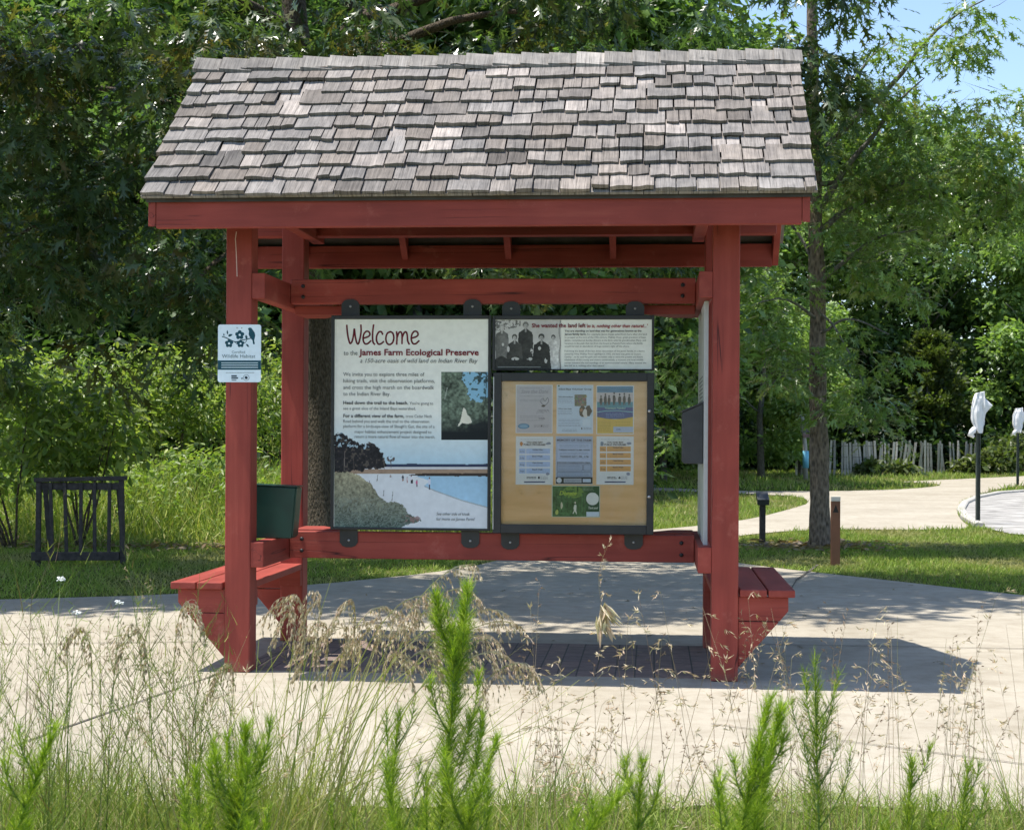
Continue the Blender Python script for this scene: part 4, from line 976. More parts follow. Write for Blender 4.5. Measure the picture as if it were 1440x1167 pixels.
# ---- white side panel with the grey brochure box, facing inwards on the right
XS = HW-0.108
sp = kthing('side_panel', (XS, 0, 0.66), 'white lettered panel seen edge-on between the right hand posts', 'sign')
mb = MB(); mb.box(XS, XS+0.022, -0.53, 0.555, 0.705, 2.02, lin(196, 200, 198)); mb.build('board', PRINT, sp, 0.002)
mb = MB()
for k in range(12): mb.box(XS-0.001, XS-0.0002, -0.30, 0.30+0.05*math.sin(k*2.2), 1.62-k*0.022, 1.628-k*0.022, lin(120, 126, 128))
mb.build('lettering', PRINT, sp)
a, b_ = K(958, 652, -0.46), K(987, 566, -0.46)
bx = kthing('brochure_box', (XS-0.06, -0.35, a.z), 'dark grey slant-topped brochure box on the white side panel', 'literature box')
mb = MB(); x1 = XS-0.0015; x0 = a.x + 0.004; zt = b_.z; zf = K(958, 580, -0.46).z
mb.prism([(x0, zf), (x0, a.z+0.012), (x0+0.012, a.z), (x1, a.z), (x1, zt-0.004)][::-1], -0.47, -0.235); mb.build('body', GREYBOX, bx, 0.004)
mb = MB(); mb.prism([(x0-0.008, zf-0.002), (x1, zt-0.003), (x1, zt+0.006), (x0-0.008, zf+0.007)][::-1], -0.476, -0.229); mb.build('lid', GREYBOX, bx, 0.002)

# ---- green dispenser on the left rail
yb0, yb1 = -0.42, -0.285
a = K(361, 763, yb0); t0 = K(361, 682.5, yb0); xr0 = K(412.5, 760, yb0).x; xr1 = K(423.5, 684, yb0).x; xm = K(415.5, 684, yb0).x
gb = kthing('dispenser_box', (a.x+0.1, -0.28, 0.716), 'dark green metal dispenser box standing on the left side rail', 'dispenser')
zb = 0.717; xl = -HW+PR-0.075
mb = MB(); mb.prism([(xl, zb), (xr0-0.012, zb), (xm, t0.z-0.012), (xl, t0.z)][::-1], yb0, yb1); mb.build('body', GREENBOX, gb, 0.005)
mb = MB(); mb.prism([(xl-0.004, t0.z+0.001), (xm+0.010, t0.z-0.009), (xm+0.010, t0.z-0.002), (xl-0.004, t0.z+0.008)][::-1], yb0-0.006, yb1+0.006); mb.build('lid', GREENBOX, gb, 0.002)
mb = MB(); mb.prism([(xr0-0.011, zb+0.01), (xm+0.001, t0.z-0.014), (xm+0.007, t0.z-0.013), (xr0-0.004, zb+0.01)][::-1], yb0+0.004, yb1-0.004); mb.build('front_flap', GREENBOX, gb, 0.001)
# ------------------------------------------------------------------ street furniture and fences
# dark slatted wooden frame on the left lawn
g0 = G(113, 796); YF = g0.y
fr_ = tag(empty('slatted_frame', (g0.x, g0.y, 0), R(4)), 'low dark wooden slatted frame standing on the left lawn', 'wooden frame')
WOOD = simple('dark_wood', (0.055, 0.050, 0.047), 0.8, 0, 0.35, 25, 0.3, 0.2)
s = YF/FPX; w2 = 62*s
def fb(nm, x0, x1, y0, y1, z0, z1, lean=0.0, par=fr_):
    mb = MB(); mb.box(x0, x1, y0, y1, z0, z1)
    mb.v = [(v[0]+lean*(v[2]-z0), v[1], v[2]) for v in mb.v]; return mb.build(nm, WOOD, par, 0.004)
top = 118*s
fb('leg', -w2, -w2+0.045, -0.03, 0.03, 0, top, 0.01); fb('leg', w2-0.045, w2, -0.03, 0.03, 0, top+0.02, -0.02)
fb('leg', -w2+0.05, -w2+0.09, 0.33, 0.38, 0, top*0.9, -0.08); fb('leg', w2-0.09, w2-0.05, 0.33, 0.38, 0, top*0.9, -0.08)
mb = MB(); mb.hexa([(-w2-0.01, -0.045, top), (w2+0.01, -0.045, top+0.022), (w2+0.01, 0.06, top+0.022), (-w2-0.01, 0.06, top)], [(-w2-0.01, -0.045, top+0.04), (w2+0.01, -0.045, top+0.062), (w2+0.01, 0.06, top+0.062), (-w2-0.01, 0.06, top+0.04)]); mb.build('top_rail', WOOD, fr_, 0.004)
fb('upper_rail', -w2+0.046, w2-0.046, -0.012, 0.02, top-0.075, top-0.005); fb('lower_rail', -w2-0.03, w2-0.05, -0.06, 0.0, 0.06, 0.14)
for k in range(5): x = -w2+0.045 + (2*w2-0.09)*(k+0.9)/5.7; fb('slat', x-0.017, x+0.017, -0.035, -0.0125, 0.12, top-0.002, rnd.uniform(-0.035, 0.01))

# brown trail marker, pedestal sign
g0 = G(1174.5, 795); s = g0.y/FPX
BROWN = simple('brown_fibreglass', (0.19, 0.078, 0.040), 0.6, 0, 0.12, 10, 0.05)
t = tag(empty('trail_marker', g0), 'flat brown trail marker post with small triangle, right of the slim trunk', 'trail marker')
w = 6.6*s; h = 97*s
mb = MB(); mb.prism([(-w, 0), (w, 0), (w, h*0.93), (-w, h*0.93)][::-1], -0.012, 0.012); mb.build('post', BROWN, t, 0.004)
mb = MB(); mb.prism([(-w, h*0.931), (w, h*0.931), (w, h), (-w, h)][::-1], -0.014, 0.014, lin(196, 190, 178)); mb.build('cap', PRINT, t, 0.003)
mb = MB(); zc = h*0.82; mb.prism([(-w*.62, zc-0.035), (w*.62, zc-0.035), (0, zc+0.045)][::-1], -0.0145, -0.0122, (0.02, 0.018, 0.015)); mb.build('arrow', PRINT, t)
g0 = G(1072, 764); s = g0.y/FPX
t = tag(empty('pedestal_sign', g0), 'short dark post with a small dark plaque on top, on the right lawn', 'plaque post')
mb = MB(); mb.box(-4.0*s, 4.0*s, -0.03, 0.03, 0, 56*s); mb.build('post', WOOD, t, 0.004)
mb = MB(); mb.hexa([(-8.5*s, -0.09, 54*s), (8*s, -0.09, 54*s), (8*s, 0.06, 64*s), (-8.5*s, 0.06, 64*s)], [(-8.5*s, -0.10, 62*s), (8*s, -0.10, 62*s), (8*s, 0.05, 73*s), (-8.5*s, 0.05, 73*s)]); mb.build('plaque', simple('dark_plaque', (0.03, 0.034, 0.036), 0.4), t, 0.004)

# two sign poles with white bags tied over their signs
CLOTH = simple('white_bag', (0.74, 0.74, 0.76), 0.75, 0, 0.06, 6, 0.1, 0.2)
def bagged(px, py, top_py, bag_py, lab, seed, wpx):
    g0 = G(px, py); s = g0.y/FPX; rr = random.Random(seed)
    t = tag(empty('bagged_sign', g0), lab, 'sign pole', 'sign poles covered with white bags')
    mb = MB(); h = (py-bag_py+20)*s
    mb.prismx([(-0.022, 0), (0.022, 0), (0.022, h), (-0.022, h)], -0.03, -0.022); mb.prismx([(-0.022, 0), (0.022, 0), (0.022, h), (-0.022, h)], 0.022, 0.03); mb.box(-0.022, 0.022, 0.012, 0.022, 0, h)
    mb.build('pole', simple('green_pole_%d' % seed, (0.06, 0.075, 0.062), 0.6), t)
    # limp bag hung over the flat sign: flattened sections with long vertical creases and one pulled-out corner
    z0, z1 = (py-bag_py)*s, (py-top_py)*s; n = 40; vs = []; m = 22
    half = wpx/2*s
    for i in range(m):
        u = i/(m-1); z = z0 + (z1-z0)*u
        wdt = half*np.interp(u, [0, .08, .2, .45, .7, .9, 1], [.50, .55, .78, .92, .86, .70, .62]); off = half*np.interp(u, [0, .3, .6, 1], [.10, -.05, -.02, .16])
        for k in range(n):
            a = 2*math.pi*k/n; ca, sa = math.cos(a), math.sin(a)
            fx = math.copysign(abs(ca)**.55, ca); fy = math.copysign(abs(sa)**.8, sa)
            crease = 0.20*math.sin(5*a+2.2*u+seed) + 0.13*math.sin(9*a-5*u) + 0.12*mnoise.noise((a*1.6, u*6, seed))
            x = off + wdt*fx*(1+.10*mnoise.noise((u*5, seed, a))); y = 0.34*half*fy*(1+crease*1.6)*(0.8 if u > .9 else 1)
            pk = max(0, 1-abs(u-.66)/.20)
            if ca > .75: x += half*0.95*pk*(ca-.75)/.25
            vs.append((x, y, z + (0.035*math.sin(3*a+seed) if u < 0.1 else 0) + (0.02*ca if u > .95 else 0)))
    fs = [(i*n+k, i*n+(k+1) % n, (i+1)*n+(k+1) % n, (i+1)*n+k) for i in range(m-1) for k in range(n)] + [tuple(range(n-1, -1, -1)), tuple((m-1)*n+k for k in range(n))]
    mb = MB(); mb.add(vs, fs, None, False); b = mb.build('bag', CLOTH, t)
    mb = MB(); mb.tube([(-0.06, -0.02, z0+0.05), (-0.09, -0.03, z0+0.0), (-0.12, -0.02, z0-0.06), (-0.07, -0.03, z0-0.09)], [0.03, 0.05, 0.045, 0.02], 8, None, 0.5); mb.build('knot', CLOTH, b, off=(0, 0, 0))
    return t
bagged(1375, 738, 552, 606, 'nearer sign pole with its sign wrapped in a white bag', 3, 22)
bagged(1431, 686, 574, 607, 'farther sign pole wrapped in a white bag at the right edge', 8, 17)

# far notice post with a blue sheet, behind the slim tree
g0 = G(1133, 676); s = g0.y/FPX
t = tag(empty('notice_post', g0), 'pale post with a small dark notice and a blue sheet, left of the slim trunk', 'notice post')
mb = MB(); mb.tube([(0, 0, 0), (-1.0*s, 0, 45*s), (-5*s, 0, 90*s)], [3.4*s, 3.2*s, 2.4*s], 8); mb.build('post', simple('pale_wood', (0.36, 0.34, 0.30), 0.8), t)
mb = MB(); mb.box(-7*s, 4*s, -0.10, -0.08, 68*s, 86*s, lin(92, 88, 92)); mb.build('notice', PRINT, t)
mb = MB(); mb.box(-5*s, 4*s, -0.105, -0.085, 61*s, 66*s, lin(120, 96, 92)); mb.build('label_plate', PRINT, t)
mb = MB(); mb.tube([(0, 0, 18*s), (0, 0, 42*s)], [4.4*s, 4.2*s], 12, lin(120, 190, 214)); mb.build('blue_sheet', PRINT, t)

# slat-and-wire fence at the edge of the wood
fpts = [G(1120, 668.5), G(1180, 668.5), G(1240, 667.0), G(1310, 666.0), G(1378, 665.0)]
t = tag(empty('slat_fence', fpts[2]), 'weathered grey slat and wire fence in front of the wood', 'fence')
mb = MB(); L = []; acc = 0
for a, b in zip(fpts, fpts[1:]):
    k = int((b-a).length/0.165)
    for i in range(k):
        if rnd.random() < 0.06: continue
        p = a.lerp(b, i/k) - fpts[2]; h = 1.13*rnd.uniform(0.92, 1.05); lx, ly = rnd.gauss(0.0, 0.05), rnd.gauss(0, 0.04); w = rnd.uniform(0.026, 0.04)
        lx += 0.10*math.sin(p.x*1.7); br = rnd.uniform(0.6, 1.25); c = (0.46*br, 0.43*br, 0.37*br)
        lo = [(p.x-w, p.y-.01, 0), (p.x+w, p.y-.01, 0), (p.x+w, p.y+.01, 0), (p.x-w, p.y+.01, 0)]
        hi = [(v[0]+lx, v[1]+ly, h) for v in lo]; mb.hexa(lo, hi, c)
mb.build('slats', PRINT, t)
mb = MB()
for z in (0.22, 0.6, 0.98): mb.tube([p-fpts[2]+Vector((0, -.02, z)) for p in fpts], [0.006]*len(fpts), 5)
mb.build('wire', BLACK, t)

# ------------------------------------------------------------------ trees
def limb(mb, a, b, r0, r1, sag=0.0, n=7, wig=0.12, seg=8):
    a, b = Vector(a), Vector(b); d = b-a; pts = []; ph = rnd.uniform(0, 99)
    for i in range(n+1):
        u = i/n; p = a + d*u + Vector((0, 0, sag*math.sin(math.pi*u)))
        if 0 < i < n: p += Vector((mnoise.noise((u*3, ph, 0)), mnoise.noise((u*3, ph, 7)), mnoise.noise((u*3, ph, 13))))*wig*d.length*0.35
        pts.append(p)
    mb.tube(pts, [r0+(r1-r0)*(i/n) for i in range(n+1)], seg, None, 0.15, True, ph); return pts

def trunk_mesh(name, base, pts, rad, mat, parent, flare=1.35, wob=0.22):
    mb = MB(); q = []; rr = []
    pts = [Vector(p)-base for p in pts]
    for i in range(len(pts)-1):
        for k in range(6): u = k/6; q.append(pts[i].lerp(pts[i+1], u)); rr.append(rad[i]*(1-u)+rad[i+1]*u)
    q.append(pts[-1]); rr.append(rad[-1])
    q[0] = q[0] - Vector((0, 0, 0.1))
    for i in range(len(q)): rr[i] *= 1 + (flare-1)*math.exp(-max(0, q[i].z)/0.22)
    mb.tube(q, rr, 18, None, wob); return mb.build(name, mat, parent, off=(0, 0, 0))

# ---- the big oak behind the kiosk
OB = G(452, 770)
oak = tag(empty('oak_tree', OB), 'large dark oak with low hanging lobed leaves behind the kiosk', 'tree')
tp = [OB, P(453, 600, OB.y), P(447, 430, OB.y), P(432, 200, OB.y), P(412, 0, OB.y), P(405, -220, OB.y)]
trunk_mesh('trunk', OB, tp, [0.20, 0.175, 0.165, 0.15, 0.14, 0.11], BARK, oak)
limbs = MB(); forks = []
def oakpt(x, y, Y): return P(x, y, Y) - OB
for (sx_, sy_, Y0), (ex, ey, Y1), r0 in [((445, 390, OB.y), (487, 20, OB.y+0.4), .11), ((487, 20, OB.y+.4), (500, -260, OB.y+.3), .09), ((435, 240, OB.y), (90, 130, 16.2), .09), ((440, 300, OB.y), (120, 235, 15.4), .075), ((425, 120, OB.y), (760, 20, 16.0), .09),
        ((430, 160, OB.y), (640, 380, 15.2), .06), ((418, 60, OB.y), (150, -60, 14.0), .08), ((487, 30, OB.y), (900, -30, 15.6), .08), ((440, 330, OB.y), (250, 420, 15.0), .05), ((410, -60, OB.y), (1050, -120, 16.5), .08),
        ((408, -100, OB.y), (200, -520, 12.5), .08), ((408, -130, OB.y), (560, -560, 12.4), .08), ((487, 0, OB.y), (820, 390, 17.5), .05), ((430, 170, OB.y), (30, 330, 16.4), .05)]:
    limb(limbs, oakpt(sx_, sy_, Y0), oakpt(ex, ey, Y1), r0, 0.018, 0.25, 8, 0.10)
limbs.build('limbs', BARK, oak, off=(0, 0, 0))
def px_blobs(specs, dens):                 # (x, y, r px, depth centre, depth half-range) -> cluster centres
    out = []
    for x, y, r, Y, dY in specs:
        rm = r*Y/FPX; vol = 4.19*rm*rm*dY; n = max(3, int(vol*dens)); b = in_ball(n, 0.25)
        c = np.array(P(x, y, Y)); q = c + b*np.array([rm, dY, rm]); out.append(q)
    return np.concatenate(out)
OAKS = [(-40, 90, 190, 16.0, 1.8), (110, 120, 150, 15.6, 1.8), (230, 60, 120, 15.2, 1.7), (60, 300, 160, 15.8, 1.7), (210, 280, 150, 15.4, 1.6), (300, 380, 105, 15.2, 1.2), (130, 420, 110, 15.6, 1.4), (0, 440, 120, 16.2, 1.4), (250, 455, 65, 15.4, 1.0), (-120, 330, 170, 16.5, 1.8),
    (380, 40, 90, 16.2, 1.3), (560, 60, 100, 16.4, 1.7), (700, 40, 120, 16.2, 1.8), (860, 30, 110, 16.6, 1.7), (1000, 20, 105, 17.0, 1.5), (1110, 20, 75, 17.2, 1.1), (1180, -10, 42, 17.2, 0.8), (1160, 90, 50, 17.4, 0.7), (1040, 110, 60, 17.6, 0.9),
    (500, 330, 80, 15.8, 1.2), (620, 345, 75, 15.6, 1.1), (740, 345, 75, 16.0, 1.1), (860, 345, 75, 16.6, 1.1), (950, 345, 65, 17.2, 1.0), (400, 330, 60, 16.0, 1.0),
    (480, 160, 120, 17.4, 1.6), (650, 180, 140, 17.6, 1.6), (820, 180, 140, 17.8, 1.6), (970, 190, 120, 18.2, 1.4),
    (480, -80, 130, 16.4, 1.2), (720, -80, 130, 16.4, 1.2), (930, -70, 120, 16.8, 1.2), (1090, 80, 70, 17.0, 0.7), (1140, 170, 60, 17.4, 0.6), (1120, -40, 90, 17.0, 1.0), (1148, 40, 46, 17.0, .5), (1150, 130, 40, 17.2, .4)]
oc = px_blobs(OAKS, 3.0)
# the part of the crown that reaches out over the path, above the view: it shades the ground behind the kiosk
hi_ = in_ball(330, .1)*np.array([3.6, 2.1, 1.5]) + np.array([-1.6, 12.6, 7.4]); hj = in_ball(150, .1)*np.array([2.4, 1.6, 1.2]) + np.array([-5.6, 12.4, 6.6]); hl = in_ball(230, .1)*np.array([3.0, 1.1, 1.0]) + np.array([-6.3, 13.5, 7.4]); hk = in_ball(70, .1)*np.array([1.8, 1.3, 1.0]) + np.array([2.2, 13.6, 7.2])
oc = oc[sines(oc, 1.9, 0.6) > -0.36]; ov_ = np.concatenate([hi_, hj, hk, hl]); oc = np.concatenate([oc, ov_[sines(ov_, 2.2, .3) > -.5]])
keep = ~((np.abs(oc[:, 1]-14) < 9) & (oc[:, 2] < 1.2)); oc = oc[keep]
OAKC = [(0.044, 0.082, 0.034), (0.070, 0.120, 0.042), (0.115, 0.160, 0.056), (0.14, 0.12, 0.034), (0.22, 0.165, 0.05)]
Pn, D, N, S, C = sprays(oc, 54, .46, .42, .205, .55, OAKC, [.32, .34, .22, .09, .03])
leaf_cloud('crown', OAKLEAF, Pn - np.array(OB), D, N, S, C, OAKM, oak)
# fine twigs through the crown
tw = oc[rng.choice(len(oc), 5000)] + rng.normal(size=(5000, 3))*.25
V, F, CC, _ = blades(4, tw - np.array(OB), unit(rng.normal(size=(len(tw), 3))*[1, 1, .5]), rng.uniform(.15, .4, len(tw)), np.full(len(tw), .005), rng.normal(size=(len(tw), 3))*.12, np.full((len(tw), 3), (.06, .048, .036)))
npmesh('twigs', V, F, CC, DRYM, oak)

# ---- the slim tree to the right of the kiosk
SB = G(1152, 770)
slim = tag(empty('young_oak', SB), 'slim flaky barked young oak leaning over the right hand lawn', 'tree')
tp = [SB, P(1152, 690, SB.y), P(1151, 560, SB.y), P(1149, 400, SB.y), P(1145, 250, SB.y), P(1143, 100, SB.y), P(1140, -80, SB.y)]
trunk_mesh('trunk', SB, tp, [0.115, 0.112, 0.10, 0.092, 0.080, 0.070, 0.05], BARK2, slim, 1.25, 0.30)
limbs = MB(); sp_ = lambda x, y, Y: P(x, y, Y) - SB
for a, b, r0 in [((1150, 400, 18.2), (1295, 322, 17.6), .030), ((1147, 300, 18.2), (1300, 110, 17.6), .045), ((1147, 240, 18.2), (1385, 0, 17.2), .045), ((1150, 330, 18.2), (1390, 210, 18.0), .04), ((1146, 200, 18.2), (1250, 60, 18.4), .035), ((1151, 470, 18.2), (1250, 470, 17.4), .02),
        ((1150, 450, 18.2), (1060, 430, 17.6), .022), ((1149, 380, 18.2), (1080, 290, 18.6), .025), ((1147, 260, 18.2), (1420, 320, 18.6), .03), ((1152, 520, 18.2), (1070, 560, 17.8), .014), ((1151, 440, 18.2), (1215, 540, 17.6), .016)]:
    limb(limbs, sp_(*a), sp_(*b), r0, 0.006, 0.15, 8, 0.12, 6)
limbs.build('limbs', BARKG, slim, off=(0, 0, 0))
SL = [(1265, 120, 60, 17.8, .8), (1330, 70, 34, 17.4, .5), (1375, 18, 22, 17.3, .35), (1370, 100, 38, 17.5, .5), (1225, 185, 62, 18.0, .9), (1310, 190, 70, 18.0, .9), (1385, 190, 60, 18.0, .8), (1430, 170, 46, 18.4, .6), (1180, 250, 55, 18.2, .9), (1260, 270, 72, 17.9, 1.0), (1350, 280, 72, 18.2, 1.0), (1425, 280, 60, 18.6, .9), (1195, 120, 26, 18, .4),
      (1190, 340, 45, 17.8, .7), (1260, 350, 50, 17.6, .7), (1330, 370, 55, 18.0, .7), (1100, 300, 50, 18.6, .8), (1080, 400, 45, 18.0, .7), (1110, 470, 50, 17.6, .7), (1180, 480, 45, 17.5, .7), (1235, 500, 40, 17.4, .6), (1060, 480, 40, 17.9, .6), (1095, 545, 45, 17.7, .6), (1180, 570, 40, 17.6, .5), (1225, 580, 30, 17.5, .4), (1290, 430, 40, 17.7, .5), (965, 520, 42, 18.6, .5), (945, 470, 36, 18.6, .5), (960, 590, 34, 18.8, .4)]
sc_ = np.concatenate([px_blobs(SL, 8.0), px_blobs(SL[4:18], 8.0)]); sc_ = sc_[sines(sc_, 3.1, 1.9) > -0.40]
SLC = [(0.110, 0.190, 0.056), (0.165, 0.255, 0.070), (0.215, 0.310, 0.086), (0.30, 0.31, 0.095)]
Pn, D, N, S, C = sprays(sc_, 46, .34, .42, .14, .40, SLC, [.34, .36, .22, .08])
leaf_cloud('crown', OAKLEAF, Pn - np.array(SB), D, N, S, C, OAKM, slim)
tw = sc_[rng.choice(len(sc_), 1200)] + rng.normal(size=(1200, 3))*.10
V, F, CC, _ = blades(4, tw - np.array(SB), unit(rng.normal(size=(len(tw), 3))*[1, 1, .5]), rng.uniform(.10, .26, len(tw)), np.full(len(tw), .004), rng.normal(size=(len(tw), 3))*.1, np.full((len(tw), 3), (.10, .085, .07)))
npmesh('twigs', V, F, CC, DRYM, slim)

# ---- forest trees: three crowns, copied and turned
def crown_mesh(h, r, n, cols, colw, seed, size, base=0.25):
    g_ = np.random.default_rng(seed); cent = []
    for k in range(26):
        z = h*(base + (1-base)*g_.uniform(0, 0.97)); t = (z/h-base)/(1-base); rr = r*(0.45+0.75*math.sin(math.pi*min(1, 0.18+0.80*t)))*g_.uniform(.45, 1.0); a = g_.uniform(0, 6.283)
        m = int(n/26); rad = g_.uniform(.5, 1.0)*r*0.42
        cent.append(np.array([rr*math.cos(a)*0.8, rr*math.sin(a)*0.8, z]) + in_ball(m, .35)*np.array([rad, rad, rad*.7]))
    return clump_leaves(np.concatenate(cent), 7, 0.24, size, 0.25, cols, colw)
GREENS = [(0.120, 0.205, 0.068), (0.170, 0.270, 0.085), (0.235, 0.335, 0.105), (0.060, 0.110, 0.042)]
variants = []
for k, (h, r, colw) in enumerate(((12.5, 3.6, [.3, .35, .2, .15]), (10.5, 3.2, [.2, .35, .35, .1]), (14.5, 3.8, [.4, .2, .05, .35]), (10.5, 3.2, [.05, .25, .7, 0]))):
    Pn, D, N, S, C = crown_mesh(h, r, 2300, GREENS, colw, 40+k, 0.27, (.16, .10, .2, .08)[k])
    o = leaf_cloud('crown', QUAD, Pn, D, N, S, C, LEAFM); tm = MB()
    pts = [(0, 0, -.1), (.1, 0, h*.3), (-.1, .1, h*.6), (0, 0, h*.93)]; tm.tube(pts, [.19, .15, .10, .03], 8, None, .15)
    for j in range(9):
        a = rnd.uniform(0, 6.28); z = h*rnd.uniform(.25, .8); limb(tm, (0, 0, z), (r*.8*math.cos(a), r*.8*math.sin(a), z+h*.14), .05, .012, 0, 5, .15, 5)
    to = tm.build('trunk', BARKG); variants.append((o, to))
LABS = {'far': 'leafy green forest tree in the far wood behind the right lawn', 'mid': 'sunlit broadleaf tree between the slim trunk and the far wood', 'left': 'shaded forest tree behind the shrubs and the big oak'}
GRPS = {'far': 'trees of the far wood', 'mid': 'sunlit trees before the far wood', 'left': 'trees behind the shrubs'}
used = set()
def forest(px, Y, sc, v, kind):
    b = G(px, 611+EYE*FPX/Y); b = Vector((b.x, Y, 0))
    r_ = tag(empty('forest_tree', b, rnd.uniform(0, 6.28)), LABS[kind], 'tree', GRPS[kind]); r_.scale = (sc, sc, sc*rnd.uniform(.93, 1.07))
    for o in variants[v]:
        if v in used: c = o.copy(); COL.objects.link(c)
        else: c = o
        c.parent = r_
    used.add(v)
for px, Y, sc, v in ((1000, 62, .95, 0), (1075, 66, 1.0, 2), (1130, 60, .82, 1), (1205, 66, .95, 2), (1265, 63, .86, 2), (1330, 66, .88, 2), (1400, 60, .80, 1), (1470, 66, .95, 0), (930, 60, 1.0, 1), (1545, 62, 1.0, 2), (1360, 76, 1.05, 0), (1180, 78, 1.1, 1), (1050, 80, 1.15, 2), (860, 66, 1.1, 2), (780, 64, 1.1, 0), (1440, 82, 1.0, 2), (1620, 66, 1, 1)): forest(px, Y, sc*1.16, v, 'far')
for px, Y, sc, v in ((1060, 47, .62, 1), (985, 49, .66, 0), (1110, 52, .55, 1), (930, 44, .55, 1)): forest(px, Y, sc, 3, 'mid')
for px, Y, sc, v in ((-80, 34, .9, 2), (40, 36, .95, 0), (150, 34, .85, 2), (260, 37, 1.1, 0), (360, 33, .9, 2), (470, 36, 1.1, 0), (580, 35, 1.05, 2), (690, 38, 1.2, 0), (800, 40, 1.15, 2), (900, 42, 1.1, 0), (-200, 32, .8, 0), (120, 46, 1.2, 2), (300, 48, 1.35, 0), (430, 45, 1.3, 2), (560, 47, 1.35, 2), (660, 48, 1.35, 0), (770, 50, 1.3, 2), (880, 52, 1.25, 0), (-60, 50, 1.1, 0)): forest(px, Y, sc, v, 'left')

# ---- undergrowth of the wood: one dark leafy mass
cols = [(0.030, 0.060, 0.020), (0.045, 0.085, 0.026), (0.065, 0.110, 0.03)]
parts_ = []
for x0, x1, Y, hmax, n in ((880, 1500, 58.5, 3.0, 2400), (850, 1500, 63, 7.0, 3400), (-260, 880, 31, 3.6, 3600), (-300, 900, 36, 7.0, 3000)):
    px = rng.uniform(x0, x1, n); X = (px-CX)/FPX*Y; hh = hmax*(0.65+.35*np.sin(X*.9+Y)*np.sin(X*.37+2)); Z = hh*rng.uniform(0.02, 1, n)**.8
    parts_.append(np.stack([X, Y + rng.normal(size=n)*.9, Z], 1))
uc = np.concatenate(parts_)
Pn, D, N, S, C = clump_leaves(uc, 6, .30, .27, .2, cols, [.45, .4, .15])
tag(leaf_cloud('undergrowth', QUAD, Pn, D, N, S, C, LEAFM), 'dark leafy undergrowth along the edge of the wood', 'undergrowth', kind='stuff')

# ---- cedar by the fence and small bushes before it
CB = G(1306, 663); s = CB.y/FPX
ced = tag(empty('cedar_tree', CB), 'feathery olive green cedar rising behind the slat fence', 'tree'); CB2 = CB
tm = MB(); tm.tube([(0, 0, -.1), (.05, 0, 1.4), (-.05, 0, 3.0), (0, 0, 4.6)], [.17, .14, .08, .02], 10, None, .2)
cc_, dd_ = [], []
for k in range(90):
    z = rng.uniform(1.2, 5.0); rr = (1.75 if z < 3.2 else 1.75*(5.3-z)/2.1)*rng.uniform(.5, 1.05); a = rng.uniform(0, 6.283)
    e = np.array([rr*math.cos(a), rr*math.sin(a), z + rr*.42]); b = np.array([0, 0, z])
    tm.tube([tuple(b), tuple((b+e)/2+np.array([0, 0, -.05])), tuple(e)], [.03, .02, .006], 5)
    for u in np.linspace(.25, 1, 9): cc_.append(b+(e-b)*u); dd_.append((e-b)/max(rr, .1)+np.array([0, 0, .2]))
tm.build('trunk', BARKG, ced, off=(0, 0, 0))
cc_, dd_ = np.array(cc_), np.array(dd_); n = 18
Pn = np.repeat(cc_, n, 0) + rng.normal(size=(len(cc_)*n, 3))*.11; D = np.repeat(dd_, n, 0) + rng.normal(size=(len(cc_)*n, 3))*.55
CEDC = np.array([(0.075, 0.105, 0.028), (0.105, 0.135, 0.034), (0.05, 0.08, 0.025)])
leaf_cloud('crown', QUAD, Pn, D, rng.normal(size=Pn.shape)+[0, 0, .6], rng.uniform(.12, .26, len(Pn)), CEDC[rng.choice(3, len(Pn), p=[.45, .25, .3])]*rng.uniform(.8, 1.25, (len(Pn), 1)), LEAFM, ced)

def shrub(name, b, rx, h, z0, n, size, cols, colw, label, cat, grp, stems=6, tpl=LEAF, mat=None, per=6):
    t = tag(empty(name, b), label, cat, grp); mb = MB(); tips = []
    for k in range(stems):
        a = rnd.uniform(0, 6.28); e = Vector((rx*.55*math.cos(a), rx*.55*math.sin(a), h*rnd.uniform(.6, .92))); limb(mb, (rnd.uniform(-.06, .06), rnd.uniform(-.06, .06), -.05), e, .016, .005, 0, 6, .12, 5); tips.append(e)
    mb.build('stems', BARK, t, off=(0, 0, 0))
    c = in_ball(n, .45)*np.array([rx, rx, (h-z0)/2]) + np.array([0, 0, (h+z0)/2]); c = c[sines(c + np.array(b), 3.6, 2.2) > -.42]
    Pn, D, N, S, C = clump_leaves(c, per, .10, size, .45, cols, colw)
    leaf_cloud('leaves', tpl, Pn, D, N, S, C, mat or LEAFM, t); return t
YG = [(0.17, 0.25, 0.055), (0.24, 0.31, 0.075), (0.33, 0.36, 0.11), (0.095, 0.16, 0.040)]
